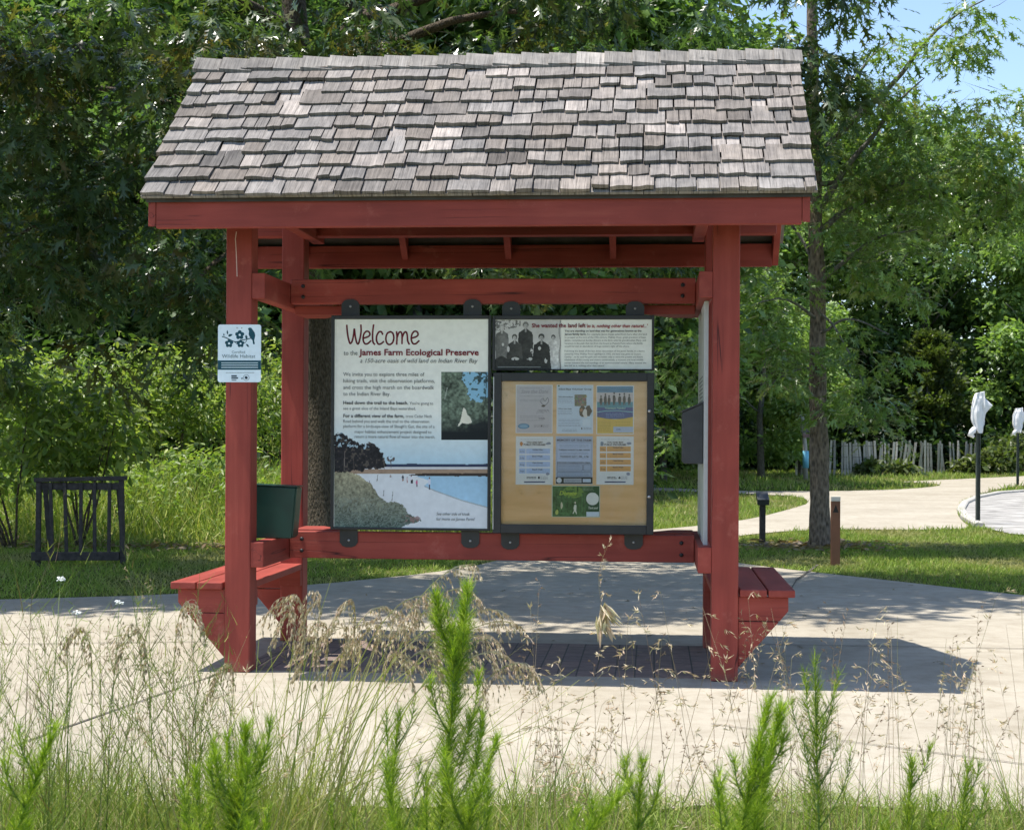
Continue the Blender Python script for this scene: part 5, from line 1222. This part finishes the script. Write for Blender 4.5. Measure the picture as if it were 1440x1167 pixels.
SHR = [(15, 772, 1.05, 2.05, .55, 330, .125, 'leafy sapling at the far left edge with thin bare stem'), (112, 770, .80, 1.95, .70, 290, .120, 'broad leaved sapling right behind the slatted frame'),
       (60, 732, 1.0, 2.55, .9, 360, .12, 'tall bush behind the two saplings on the left'), (165, 728, 1.0, 2.75, .9, 380, .11, 'yellowish bush between frame and kiosk with upright shoots'), (238, 726, .95, 2.65, 1.0, 360, .11, 'rounded bush left of the front left post'),
       (305, 724, .95, 2.75, 1.0, 380, .11, 'bush showing behind the small white habitat sign'), (378, 718, .95, 3.05, .8, 420, .11, 'bright bush seen between the two left posts'), (-40, 740, 1.1, 2.4, .6, 320, .12, 'bush cut by the left edge of the view'), (452, 715, .9, 2.8, .6, 300, .11, 'bush behind the oak trunk'),
       (252, 748, .75, 1.15, .05, 190, .10, 'low weedy bush in the meadow, just left of the front left post'), (190, 752, .7, .85, .05, 150, .10, 'lowest weedy bush in the meadow, right of the slatted frame'), (308, 750, .7, 1.2, .05, 170, .10, 'low weedy bush behind the front left post below the white sign'), (20, 750, .8, 1.0, .05, 170, .10, 'low weedy bush behind the far left sapling')]
for x, y, rx, h, z0, n, sz, lab in SHR: shrub('shrub', G(x, y), rx, h, z0, n, sz, YG, [.36, .30, .14, .20], lab, 'shrub', 'shrubs of the left meadow')
for px, Y, rx, h in ((1402, 54.5, .9, .95), (1366, 55.0, .6, .55), (1436, 55.5, 1.1, 1.5), (1262, 52.3, .42, .42), (1225, 52.4, .4, .34)):
    b = G(px, 668); b = Vector(((px-CX)/FPX*Y, Y, 0)); lab = {1402: 'low pale bush between the two bagged poles', 1366: 'low bush at the right end of the slat fence', 1436: 'taller bush behind the farther bagged pole', 1262: 'weedy tuft before the middle of the slat fence', 1225: 'smaller weedy tuft before the left half of the slat fence'}[px]
    shrub('bush', b, rx, h, .1, 130, .24, [(0.09, .125, .04), (.13, .15, .055), (.06, .09, .03)], [.5, .3, .2], lab, 'bush', 'bushes by the slat fence', 3, QUAD)
# ------------------------------------------------------------------ grass
def scatter(n, xr, yr, avoid=True):
    X = rng.uniform(*xr, n); Y = rng.uniform(*yr, n)
    m = np.abs(X/Y) < 0.40
    if avoid: m &= ~inside(CONC, X, Y) & ~inside(LOT, X, Y)
    return X[m], Y[m]
LAWN = np.array([(0.17, 0.255, 0.042), (0.23, 0.315, 0.055), (0.29, 0.340, 0.075), (0.38, 0.34, 0.15)])
LOT = [(v.x, v.y) for v in lot]
acc = Acc()
for n, xr, yr, hmin, hmax, w in ((60000, (1.2, 7.5), (11.5, 22.6), .022, .052, .0042), (46000, (-7.5, 0.4), (11.9, 18.0), .022, .055, .0042), (26000, (.5, 16), (21, 34), .05, .10, .008), (26000, (-2, 26), (34, 60), .07, .15, .016)):
    X, Y = scatter(n, xr, yr); k = len(X)
    d = np.stack([rng.normal(size=k)*.35, rng.normal(size=k)*.35, np.ones(k)], 1)
    pat = sines(np.stack([X, Y, X*0], 1), 1.1, .4)
    L = rng.uniform(hmin, hmax, k)*(1+.35*pat)
    col = LAWN[rng.choice(4, k, p=[.34, .36, .22, .08])]*rng.uniform(.8, 1.2, (k, 1))
    dry = np.clip((sines(np.stack([X, Y, X*0], 1), 2.3, 1.7)-.25)*2.2, 0, .75)[:, None]; col = col*(1-dry) + np.array([.36, .31, .15])*dry; L = L*(1-.45*dry[:, 0])
    V, F, C, _ = blades(3, np.stack([X, Y, np.zeros(k)], 1), d, L, np.full(k, w), rng.normal(size=(k, 3))*[.02, .02, 0], col); acc.add(V, F, C)
tag(acc.build('lawn_grass', GRASSM), 'short green lawn grass beside the paths', 'grass', kind='stuff')
# tall unmown meadow on the left
acc = Acc(); X, Y = scatter(30000, (-9.5, 1.0), (17.5, 27.0)); k = len(X)
d = np.stack([rng.normal(size=k)*.28, rng.normal(size=k)*.28, np.ones(k)], 1)
MEAD = np.array([(0.24, 0.31, 0.060), (0.33, 0.37, 0.085), (0.42, 0.39, 0.16), (0.15, 0.23, 0.048)])
edge = np.clip((Y-17.5)/1.3, .25, 1)
V, F, C, _ = blades(5, np.stack([X, Y, np.zeros(k)], 1), d, rng.uniform(.35, 1.0, k)*edge, np.full(k, .0075), rng.normal(size=(k, 3))*[.18, .18, .05]-[0, 0, .06], MEAD[rng.choice(4, k, p=[.36, .26, .14, .24])]*rng.uniform(.8, 1.25, (k, 1))); acc.add(V, F, C)
tag(acc.build('meadow_grass', GRASSM), 'tall yellow green meadow grass behind the left lawn', 'grass', kind='stuff')
X, Y = scatter(1500, (-9.5, .6), (18.6, 24)); hc = np.stack([X, Y, rng.uniform(.1, .85, len(X))], 1)
hc = hc[sines(hc, 1.4, 1.0) > -.1]
Pn, D, N, S, C = clump_leaves(hc, 8, .10, .085, .1, [(0.17, .26, .05), (.23, .31, .065), (.11, .18, .036)], [.45, .35, .2])
tag(leaf_cloud('meadow_herbs', LEAF, Pn, D, N, S, C, LEAFM), 'leafy green herbs growing in the meadow grass', 'herbs', kind='stuff')
# leaf litter along the lawn edge and round the trunk
n = 1500; X = np.concatenate([rng.uniform(-7, -.6, n), SB.x + rng.normal(size=500)*.45]); Y = np.concatenate([17.7+rng.normal(size=n)*.30, SB.y + rng.normal(size=500)*.40])
k = len(X); LIT = np.array([(.26, .18, .11), (.36, .27, .18), (.20, .13, .07)])
tag(leaf_cloud('leaf_litter', LEAF, np.stack([X, Y, rng.uniform(.012, .05, k)], 1), np.stack([rng.normal(size=k), rng.normal(size=k), rng.normal(size=k)*.2], 1), np.stack([rng.normal(size=k)*.4, rng.normal(size=k)*.4, np.ones(k)], 1), rng.uniform(.06, .12, k), LIT[rng.choice(3, k)], LEAFM), 'dry brown leaf litter along the lawn edge', 'leaf litter', kind='stuff')

# ------------------------------------------------------------------ foreground bed between camera and path
def bedmask(X, Y):
    front = 5.47 + .10*np.sin(X*2.3) + .06*np.sin(X*7.1); return (Y < front) & (np.abs(X) < .36*Y+.25)
FORE = np.array([(0.17, 0.25, 0.042), (0.23, 0.29, 0.06), (0.32, 0.32, 0.11), (0.42, 0.36, 0.19)])
acc = Acc(); n = 26000; X = rng.uniform(-2.3, 2.3, n); Y = rng.uniform(3.9, 5.7, n); m = bedmask(X, Y); X, Y = X[m], Y[m]; k = len(X)
tuft = sines(np.stack([X, Y, X*0], 1), 4.5, .9)
d = np.stack([rng.normal(size=k)*.32, rng.normal(size=k)*.32, np.ones(k)], 1)
V, F, C, _ = blades(6, np.stack([X, Y, np.zeros(k)], 1), d, rng.uniform(.05, .15, k)*(1+.9*tuft)*np.where(rng.random(k) < .04, 2.2, 1)*np.where(X < -.55, 1.45, 1.0), rng.uniform(.0012, .0026, k), rng.normal(size=(k, 3))*[.07, .07, .02]-[0, 0, .03], FORE[rng.choice(4, k, p=[.42, .30, .18, .10])]*rng.uniform(.8, 1.2, (k, 1))); acc.add(V, F, C)
tag(acc.build('foreground_grass', GRASSM), 'fine green grass along the bottom of the view', 'grass', kind='stuff')

def stems_to(tips, bases, n_seg=9, width=.0016, cols=None, sag=0.25):
    """thin arched stems from ground points to tip points; returns arrays and the mid-lines"""
    tips, bases = np.asarray(tips), np.asarray(bases); k = len(tips); t = np.linspace(0, 1, n_seg)
    v = tips-bases; hor = v.copy(); hor[:, 2] = 0
    mid = bases[:, None]+v[:, None]*t[None, :, None] - hor[:, None]*(sag*np.sin(np.pi*t)*(1-.2*t))[None, :, None] + rng.normal(size=(k, 1, 3))*.012*np.sin(np.pi*t)[None, :, None]
    side = unit(np.cross(v, rng.normal(size=(k, 3))*[.3, 1, .2])); w = (width if np.ndim(width) else np.full(k, width))[:, None]*(1-.7*t)[None]
    V = np.stack([mid-side[:, None]*w[:, :, None], mid+side[:, None]*w[:, :, None]], 2).reshape(k, n_seg*2, 3)
    q = np.array([(2*i, 2*i+1, 2*i+3, 2*i+2) for i in range(n_seg-1)]); F = (q[None]+(np.arange(k)*n_seg*2)[:, None, None]).reshape(-1, 4)
    return V.reshape(-1, 3), F, np.repeat(cols, n_seg*2, 0), mid

def spikelets(acc, pts, dirs, ln, wd, cols):
    """plump little seeds as crossed diamond quads"""
    k = len(pts); d = unit(dirs); s1 = unit(np.cross(d, rng.normal(size=(k, 3)))); s2 = np.cross(d, s1)
    for s in (s1, s2):
        V = np.stack([pts, pts+d*ln[:, None]*.4+s*wd[:, None], pts+d*ln[:, None], pts+d*ln[:, None]*.4-s*wd[:, None]], 1).reshape(-1, 3)
        acc.add(V, np.arange(4*k).reshape(k, 4), np.repeat(cols, 4, 0))

DRYC = np.array([(.52, .43, .31), (.64, .55, .42), (.40, .31, .22), (.54, .40, .30)])
def panicle(acc, mid, n_br, ln, droop, seeds, seedlen, frac=.35, cols=DRYC, wd=.0014):
    """side branches near the end of one stem mid-line, hung with seeds"""
    m = len(mid); base = []; dr = []
    tdir = mid[-1]-mid[-3]; tdir = tdir/np.linalg.norm(tdir)
    for b in range(n_br):
        u = 1 - frac*(b/max(1, n_br-1)); i = u*(m-1); i0 = min(m-2, int(i)); base.append(mid[i0]+(mid[i0+1]-mid[i0])*(i-i0))
        dr.append(tdir*.9 + rng.normal(size=3)*[.55, .55, .25])
    base, dr = np.array(base), unit(np.array(dr)); k = len(base); L = ln*rng.uniform(.6, 1.25, k)
    col = cols[rng.choice(len(cols), k)]
    bend = np.array([0, 0, -1.0])*(droop*L)[:, None]
    V, F, C, mm = blades(5, base, dr, L, np.full(k, .0007), bend, col); acc.add(V, F, C)
    t = rng.integers(1, 5, (k, seeds)); f = rng.uniform(0, 1, (k, seeds))
    tt = np.minimum(t, 3); p = mm[np.arange(k)[:, None], tt] + (mm[np.arange(k)[:, None], tt+1]-mm[np.arange(k)[:, None], tt])*f[:, :, None]
    p = p.reshape(-1, 3); sd = unit(rng.normal(size=p.shape)*.26 + np.repeat(dr, seeds, 0)*.75 + [0, 0, -droop*.9])
    c2 = cols[rng.choice(len(cols), len(p))]*rng.uniform(.85, 1.3, (len(p), 1))
    spikelets(acc, p, sd, seedlen*rng.uniform(.6, 1.25, len(p)), np.full(len(p), wd), c2)

def np3(v): return np.array(v[:])
# arching love-grass clump in front of the left bench
CL = Vector((-.62, 4.55, 0)); acc = Acc(); accs = Acc()
tips, bases = [], []
for k in range(150):
    if k < 95: x = rnd.choice((rnd.gauss(470, 45), rnd.gauss(560, 60), rnd.gauss(650, 60), rnd.gauss(420, 40))); y = rnd.gauss(850, 38) + abs(x-540)*.12
    else: x = rnd.gauss(560, 150); y = rnd.gauss(960, 60)
    Y = 4.5 + rnd.uniform(-.35, .45); tips.append(np3(P(x, y, Y))); b = (CL.x + (x-560)*.0006 + rnd.gauss(0, .13), 4.5 + rnd.gauss(0, .12), 0); bases.append(b)
GST = np.array([(.33, .36, .09), (.42, .41, .14), (.25, .31, .07), (.48, .41, .21)])
tips, bases = tips[95:], bases[95:]
V, F, C, mid = stems_to(tips, bases, 11, .0021, GST[rng.choice(4, len(tips))], .28); acc.add(V, F, C)
# the flowering stems: each rises, bends over and hangs its one-sided plume
def bez(p0, p1, p2, p3, n): t = np.linspace(0, 1, n)[:, None]; return p0*(1-t)**3+3*p1*t*(1-t)**2+3*p2*t*t*(1-t)+p3*t**3
def ribbon(line, width, col, acc):
    n = len(line); tg = np.gradient(line, axis=0); sd = unit(np.cross(tg, np.array([[.2, 1, .1]])))
    w = (width*(1-.75*np.linspace(0, 1, n)))[:, None]; V = np.stack([line-sd*w, line+sd*w], 1).reshape(-1, 3)
    acc.add(V, np.array([(2*i, 2*i+1, 2*i+3, 2*i+2) for i in range(n-1)]), np.repeat(col[None], 2*n, 0))
def plume(b, apex, tip, Y, nb, blen, sl, sw):
    A, T = np3(P(*apex, Y)), np3(P(*tip, Y+rnd.uniform(-.1, .1))); B = np.array(b, float)
    ln = bez(B, B*.45+A*.55+np.array([-.10*(A[0]-B[0]), 0, .12]), A + (A-B)*np.array([.12, 0, .03]), T, 26)
    ribbon(ln, .0021, GST[rnd.randrange(4)], acc)
    hl = 1 if T[0] > A[0] else -1
    for j in range(nb):
        u = 12 + 13.4*(j+rnd.random())/nb; i = min(24, int(u)); p = ln[i]+(ln[i+1]-ln[i])*(u-i); tg = (ln[i+1]-ln[i])/np.linalg.norm(ln[i+1]-ln[i])
        L = blen*(1.15-.7*(u-12)/13.4)*rnd.uniform(.6, 1.15); q = bez(p, p+tg*L*.5+np.array([0, rnd.gauss(0, .012), .01]), p+tg*L*.8+np.array([hl*.008, rnd.gauss(0, .018), -L*.25]), p+tg*L*.7+np.array([hl*.010+rnd.gauss(0, .008), rnd.gauss(0, .022), -L*.85]), 7)
        c = DRYC[rnd.randrange(4)]; ribbon(q, .0007, c, accs); m = rnd.randint(7, 12); v = np.array([rnd.uniform(1.5, 5.95) for _ in range(m)]); ii = v.astype(int); pp = q[ii]+(q[np.minimum(ii+1, 6)]-q[ii])*(v-ii)[:, None]
        spikelets(accs, pp, np.stack([rng.normal(size=m)*.30+tg[0]*.35, rng.normal(size=m)*.3, -np.ones(m)], 1), sl*rng.uniform(.6, 1.2, m), np.full(m, sw), DRYC[rng.choice(4, m)]*rng.uniform(.8, 1.25, (m, 1)))
for apex, tip in (((455, 802), (382, 858)), ((470, 792), (430, 868)), ((520, 800), (470, 872)), ((500, 815), (560, 872)), ((540, 805), (620, 852)), ((575, 812), (655, 795)), ((600, 800), (668, 838)), ((560, 835), (500, 905)), ((590, 840), (640, 912)),
        ((615, 850), (700, 860)), ((640, 860), (722, 878)), ((650, 880), (724, 935)), ((540, 860), (470, 930)), ((580, 870), (612, 944)), ((625, 890), (672, 955)), ((520, 845), (452, 900)), ((560, 800), (604, 868)), ((485, 830), (425, 905)), ((610, 822), (560, 880)), ((655, 850), (690, 915)), ((430, 815), (395, 880)), ((530, 880), (575, 950)), ((470, 850), (420, 940)), ((695, 905), (748, 946)), ((215, 852), (178, 905)), ((140, 858), (100, 900)), ((345, 905), (300, 965)), ((240, 812), (275, 868))):
    Y = 4.5 + rnd.uniform(-.3, .4); far_ = apex[0] < 360
    b = (P(apex[0]+rnd.gauss(0, 25), 1100, Y).x, Y, 0) if far_ else (CL.x+(apex[0]-540)*.0008+rnd.gauss(0, .07), 4.5+rnd.gauss(0, .1), 0)
    plume(b, apex, tip, Y, 24, .12, .0155, .0021)
V, F, C, _ = blades(8, np.array([(CL.x+rnd.gauss(0, .15), 4.5+rnd.gauss(0, .13), 0) for _ in range(380)]), unit(np.stack([rng.normal(size=380)*.28, rng.normal(size=380)*.2, np.ones(380)], 1)), rng.uniform(.35, .75, 380), rng.uniform(.0012, .0022, 380), rng.normal(size=(380, 3))*[.14, .1, .02]-[0, 0, .08], GST[rng.choice(4, 380)]*.8); acc.add(V, F, C)
t = tag(empty('love_grass', CL), 'arching clump of love grass with drooping tan seed heads before the left bench', 'grass clump')
for a_, nm, m_ in ((acc, 'stems', GRASSM), (accs, 'seed_heads', DRYM)): o = a_.build(nm, m_, t); o.matrix_parent_inverse = Matrix.Translation(-CL)

# wiry, branching herbs on the left
HB = np.array([(.095, .145, .030), (.15, .205, .042), (.14, .10, .050), (.25, .28, .065)])
acc = Acc(); tips, bases = [], []
for k in range(74):
    x = rnd.uniform(-20, 320); y = rnd.gauss(905, 50) if x < 250 else rnd.gauss(960, 45); Y = rnd.uniform(4.0, 5.0); q = P(x, y, Y); tips.append(np3(q)); bases.append((q.x + rnd.gauss(0, .10), Y+rnd.gauss(0, .1), 0))
V, F, C, mid = stems_to(tips, bases, 11, .0019, HB[rng.choice(4, len(tips))], .10); acc.add(V, F, C)
bb, bd = [], []
for k in range(len(tips)):
    for j in range(15):
        u = rnd.uniform(2.0, 9.8); i0 = int(u); bb.append(mid[k][i0]+(mid[k][min(10, i0+1)]-mid[k][i0])*(u-i0)); a = rnd.uniform(0, 6.28); bd.append((math.cos(a)*.75, math.sin(a)*.75, .9))
bb, bd = np.array(bb), unit(np.array(bd)); k = len(bb)
V, F, C, m2 = blades(5, bb, bd, rng.uniform(.05, .20, k), np.full(k, .0010), rng.normal(size=(k, 3))*.02+[0, 0, .02], HB[rng.choice(4, k)]); acc.add(V, F, C)
for r_ in (2, 3, 4):
    sel = rng.random(k) < .7; p = m2[sel, r_]; kk = len(p); dd = unit(rng.normal(size=(kk, 3))*.5+[0, 0, .9])
    V, F, C, _ = blades(3, p, dd, rng.uniform(.015, .05, kk), np.full(kk, .0011), rng.normal(size=(kk, 3))*.006, HB[rng.choice(4, kk)]*1.15); acc.add(V, F, C)
tag(acc.build('wiry_herbs', GRASSM), 'tangle of wiry dark green stems at the lower left', 'herbs', kind='stuff')
accs = Acc(); sel = [k for k in range(len(tips)) if rnd.random() < .38]
for k in sel: panicle(accs, mid[k], 6, .045, .5, 5, .009, .2, np.array([(.38, .30, .22), (.30, .24, .15), (.42, .36, .28)]), .0015)
# dry grass stalks over the whole width, mostly on the right
acc = Acc(); tips, bases = [], []
for k in range(150):
    x = rnd.uniform(735, 1450) if k < 130 else rnd.uniform(60, 735); y = rnd.choice((rnd.gauss(890, 40), rnd.gauss(975, 55), rnd.gauss(1040, 40))); Y = rnd.uniform(3.9, 5.1); q = P(x, max(800, y), Y)
    tips.append(np3(q)); bases.append((q.x + rnd.gauss(0, .10), Y+rnd.gauss(0, .08), 0))
DST = np.array([(.30, .21, .135), (.36, .27, .18), (.25, .165, .115), (.28, .25, .11)])
V, F, C, mid = stems_to(tips, bases, 10, .00115, DST[rng.choice(4, len(tips))], .16); acc.add(V, F, C)
for k in range(len(tips)):
    r_ = rnd.random()
    if r_ < .5: panicle(accs, mid[k], rnd.randint(4, 8), rnd.uniform(.05, .10), rnd.uniform(.5, 1.0), rnd.randint(5, 8), .021, rnd.uniform(.22, .42), DRYC, .0016)
    elif r_ < .85: panicle(accs, mid[k], 9, .018, .3, 4, .010, .20, np.array([(.26, .18, .13), (.34, .25, .18), (.22, .15, .12)]), .0012)
tag(acc.build('dry_stalks', DRYM), 'thin dry grass stalks standing before the concrete', 'grass', kind='stuff')
tag(accs.build('seed_spikes', DRYM), 'tan seed spikes nodding on the dry stalks', 'grass seed', kind='stuff')
# the tall stalk with a thick bunch of seed in front of the cross rail
BK = P(838, 1050, 4.3); acc = Acc(); accs = Acc()
V, F, C, mid = stems_to([np3(P(846, 845, 4.3))], [(BK.x-.01, 4.3, 0)], 12, .0022, DST[:1], .05); acc.add(V, F, C)
V, F, C, m3 = stems_to([np3(P(857, 762, 4.3))], [np3(P(846, 850, 4.3))], 8, .0016, DST[1:2]*1.2, .05); acc.add(V, F, C)
top_ = mid[0][-1]; nb = 34; pb = top_ + np.stack([rng.normal(size=nb)*.010, rng.normal(size=nb)*.008, rng.uniform(-.075, .0, nb)], 1)
spikelets(accs, pb, np.stack([rng.normal(size=nb)*.35+.15, rng.normal(size=nb)*.3, -np.ones(nb)], 1), rng.uniform(.035, .065, nb), rng.uniform(.0042, .0062, nb), DRYC[rng.choice(4, nb)]*1.25)
spikelets(accs, pb[:8], np.stack([.8+rng.normal(size=8)*.2, rng.normal(size=8)*.2, -.8*np.ones(8)], 1), rng.uniform(.04, .07, 8), rng.uniform(.0035, .005, 8), DRYC[rng.choice(4, 8)]*1.2)
panicle(accs, m3[0], 12, .010, .1, 4, .013, .9, DRYC, .0013)
panicle(accs, mid[0], 8, .07, .8, 6, .017, .42, DRYC, .0022)
t = tag(empty('seeding_grass', (BK.x, 4.3, 0)), 'tallest dry grass stalk with a thick tan seed bunch before the notice case', 'grass stalk')
for a_, nm, m_ in ((acc, 'stem', DRYM), (accs, 'seed_head', DRYM)): o = a_.build(nm, m_, t); o.matrix_parent_inverse = Matrix.Translation((-BK.x, -4.3, 0))

# feathery dog-fennel plants
FEN = np.array([(.195, .29, .022), (.27, .36, .030), (.36, .43, .055), (.105, .18, .020)])
def fennel(tip, base_px, Y, fluff, n_side, label, dark=1.0, spread=.16):
    tipv = P(tip[0], tip[1], Y); q_ = P(base_px, 1167, Y); f_ = (q_.z/tipv.z)**1.5; bx = (q_.x-tipv.x*f_)/(1-f_); bx = max(q_.x-.30, min(q_.x+.30, bx)); b = Vector((bx, Y + rnd.uniform(-.05, .05), 0)); acc = Acc(); sm = MB()
    H = tipv.z; n = 26; main = []
    for i in range(n):
        u = i/(n-1); main.append(Vector((b.x + (tipv.x-b.x)*u**1.5, b.y + .03*math.sin(u*3), H*u)))
    sm.tube([m-b for m in main], [.0042*(1-.75*i/(n-1)) for i in range(n)], 6)
    chains = [(main, 1.0, .02)]
    for k in range(n_side):
        i = rnd.randint(int(n*.22), int(n*.86)); p = main[i]; u = i/(n-1); L = (spread*(1.15-u)*2.0+.05)*rnd.uniform(.6, 1.1); a = rnd.uniform(0, 6.28)
        e = p + Vector((math.cos(a)*L*.42, math.sin(a)*L*.42, L)); c = [p.lerp(e, t/9)+Vector((math.cos(a), math.sin(a), 0))*(.10*L*math.sin(math.pi*t/9)) for t in range(10)]
        sm.tube([q-b for q in c], [.0020*(1-.7*t/9) for t in range(10)], 4); chains.append((c, .75, .016))
    t_ = tag(empty('dog_fennel', b), label, 'plant', 'feathery green plants in the foreground')
    sm.build('stem', simple('fennel_stem', (.12, .20, .04), .6, 0, .1, 20, 0), t_, off=(0, 0, 0))
    bs, ds, ls, uu = [], [], [], []
    for c, k_, l_ in chains:
        m = len(c); tot = sum((c[i+1]-c[i]).length for i in range(m-1)); cnt = int(tot*fluff*(1.45 if k_ == 1 else .8))
        for j in range(cnt):
            u = rnd.random()**.75; i = min(m-2, int(u*(m-1))); f_ = u*(m-1)-i; p = c[i].lerp(c[i+1], f_)
            if p.z < .10*H: continue
            tan = (c[i+1]-c[i]).normalized(); a = rnd.uniform(0, 6.28); r = Vector((math.cos(a), math.sin(a), .1)); up = .35+.9*u
            bs.append(p[:]); ds.append((tan*up + r*(1.0-.35*u))[:]); ls.append((.025+.044*(1-u)*k_)*rnd.uniform(.6, 1.3)*(1.25 if k_ == 1 else 1)); uu.append(u)
    bs, ds, ls, uu = np.array(bs), unit(np.array(ds)), np.array(ls), np.array(uu); k = len(bs)
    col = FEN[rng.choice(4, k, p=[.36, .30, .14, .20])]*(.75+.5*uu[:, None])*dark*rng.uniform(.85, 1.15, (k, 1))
    V, F, C, mm = blades(4, bs-np.array(b), ds, ls, np.full(k, .00085), rng.normal(size=(k, 3))*.004+[0, 0, .006], col); acc.add(V, F, C)
    # forked thread tips
    p = mm[:, 1]; d2 = unit(ds+rng.normal(size=(k, 3))*.55); V, F, C, _ = blades(3, p, d2, ls*.6, np.full(k, .0006), np.zeros((k, 3)), col*1.08); acc.add(V, F, C)
    acc.build('leaves', GRASSM, t_)
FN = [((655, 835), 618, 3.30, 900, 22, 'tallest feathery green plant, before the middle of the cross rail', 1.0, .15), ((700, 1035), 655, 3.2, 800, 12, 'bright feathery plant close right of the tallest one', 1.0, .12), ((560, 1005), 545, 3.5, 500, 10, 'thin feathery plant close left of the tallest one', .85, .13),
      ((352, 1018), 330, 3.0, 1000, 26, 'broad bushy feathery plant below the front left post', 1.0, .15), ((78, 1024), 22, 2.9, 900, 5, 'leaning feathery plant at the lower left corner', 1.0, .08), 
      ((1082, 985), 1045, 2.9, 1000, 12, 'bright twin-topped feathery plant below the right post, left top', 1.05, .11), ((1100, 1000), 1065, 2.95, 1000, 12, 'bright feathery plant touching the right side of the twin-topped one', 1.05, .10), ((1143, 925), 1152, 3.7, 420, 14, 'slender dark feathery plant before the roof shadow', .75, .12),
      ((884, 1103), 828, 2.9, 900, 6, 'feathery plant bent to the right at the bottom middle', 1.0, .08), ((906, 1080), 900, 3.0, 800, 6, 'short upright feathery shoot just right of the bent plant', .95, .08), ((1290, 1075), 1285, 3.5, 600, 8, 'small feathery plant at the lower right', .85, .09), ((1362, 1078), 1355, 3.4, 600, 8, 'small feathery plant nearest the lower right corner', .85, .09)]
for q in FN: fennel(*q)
# white wild-carrot flowers on the left
FLW = simple('white_petals', (.82, .82, .78), .8, 0, .05, 30, 0)
for x, y, lab in ((85, 815, 'small white umbel flower above the left tangle, farther left'), (168, 848, 'small white umbel flower near the left bench'), (108, 862, 'low white umbel flower left of the bench, nearest the ground')):
    q = P(x, y, 4.5); b = Vector((q.x-.05, 4.55, 0)); t = tag(empty('wild_carrot', b), lab, 'flower', 'white flowers at the left'); mb = MB()
    mb.tube([(0, 0, 0), (.01, 0, q.z*.5), tuple(q-b)], [.002, .0016, .001], 5); mb.build('stem', simple('flower_stem', (.13, .17, .05), .7, 0, .1, 20, 0), t, off=(0, 0, 0))
    mb = MB()
    for k in range(26):
        a, r = rnd.uniform(0, 6.28), .013*math.sqrt(rnd.random()); c = q-b+Vector((r*math.cos(a), r*math.sin(a), rnd.uniform(-.004, .006))); mb.tube([c, c+Vector((0, 0, .003))], [.0028, .0016], 5)
    mb.build('petals', FLW, t, off=(0, 0, 0))

# a few fallen leaves and twigs on the paving
n = 150; X = rng.uniform(-4.5, 4.5, n*3); Y = rng.uniform(6.0, 15, n*3); m = inside(CONC, X, Y) & (np.abs(X/Y) < .36); X, Y = X[m][:n], Y[m][:n]; k = len(X)
tag(leaf_cloud('fallen_leaves', OAKLEAF, np.stack([X, Y, np.full(k, .024)], 1), np.stack([rng.normal(size=k), rng.normal(size=k), rng.normal(size=k)*.1], 1), np.stack([rng.normal(size=k)*.2, rng.normal(size=k)*.2, np.ones(k)], 1), rng.uniform(.02, .075, k), LIT[rng.choice(3, k)]*.7, LEAFM), 'small brown fallen leaves scattered on the concrete', 'fallen leaves', kind='stuff')
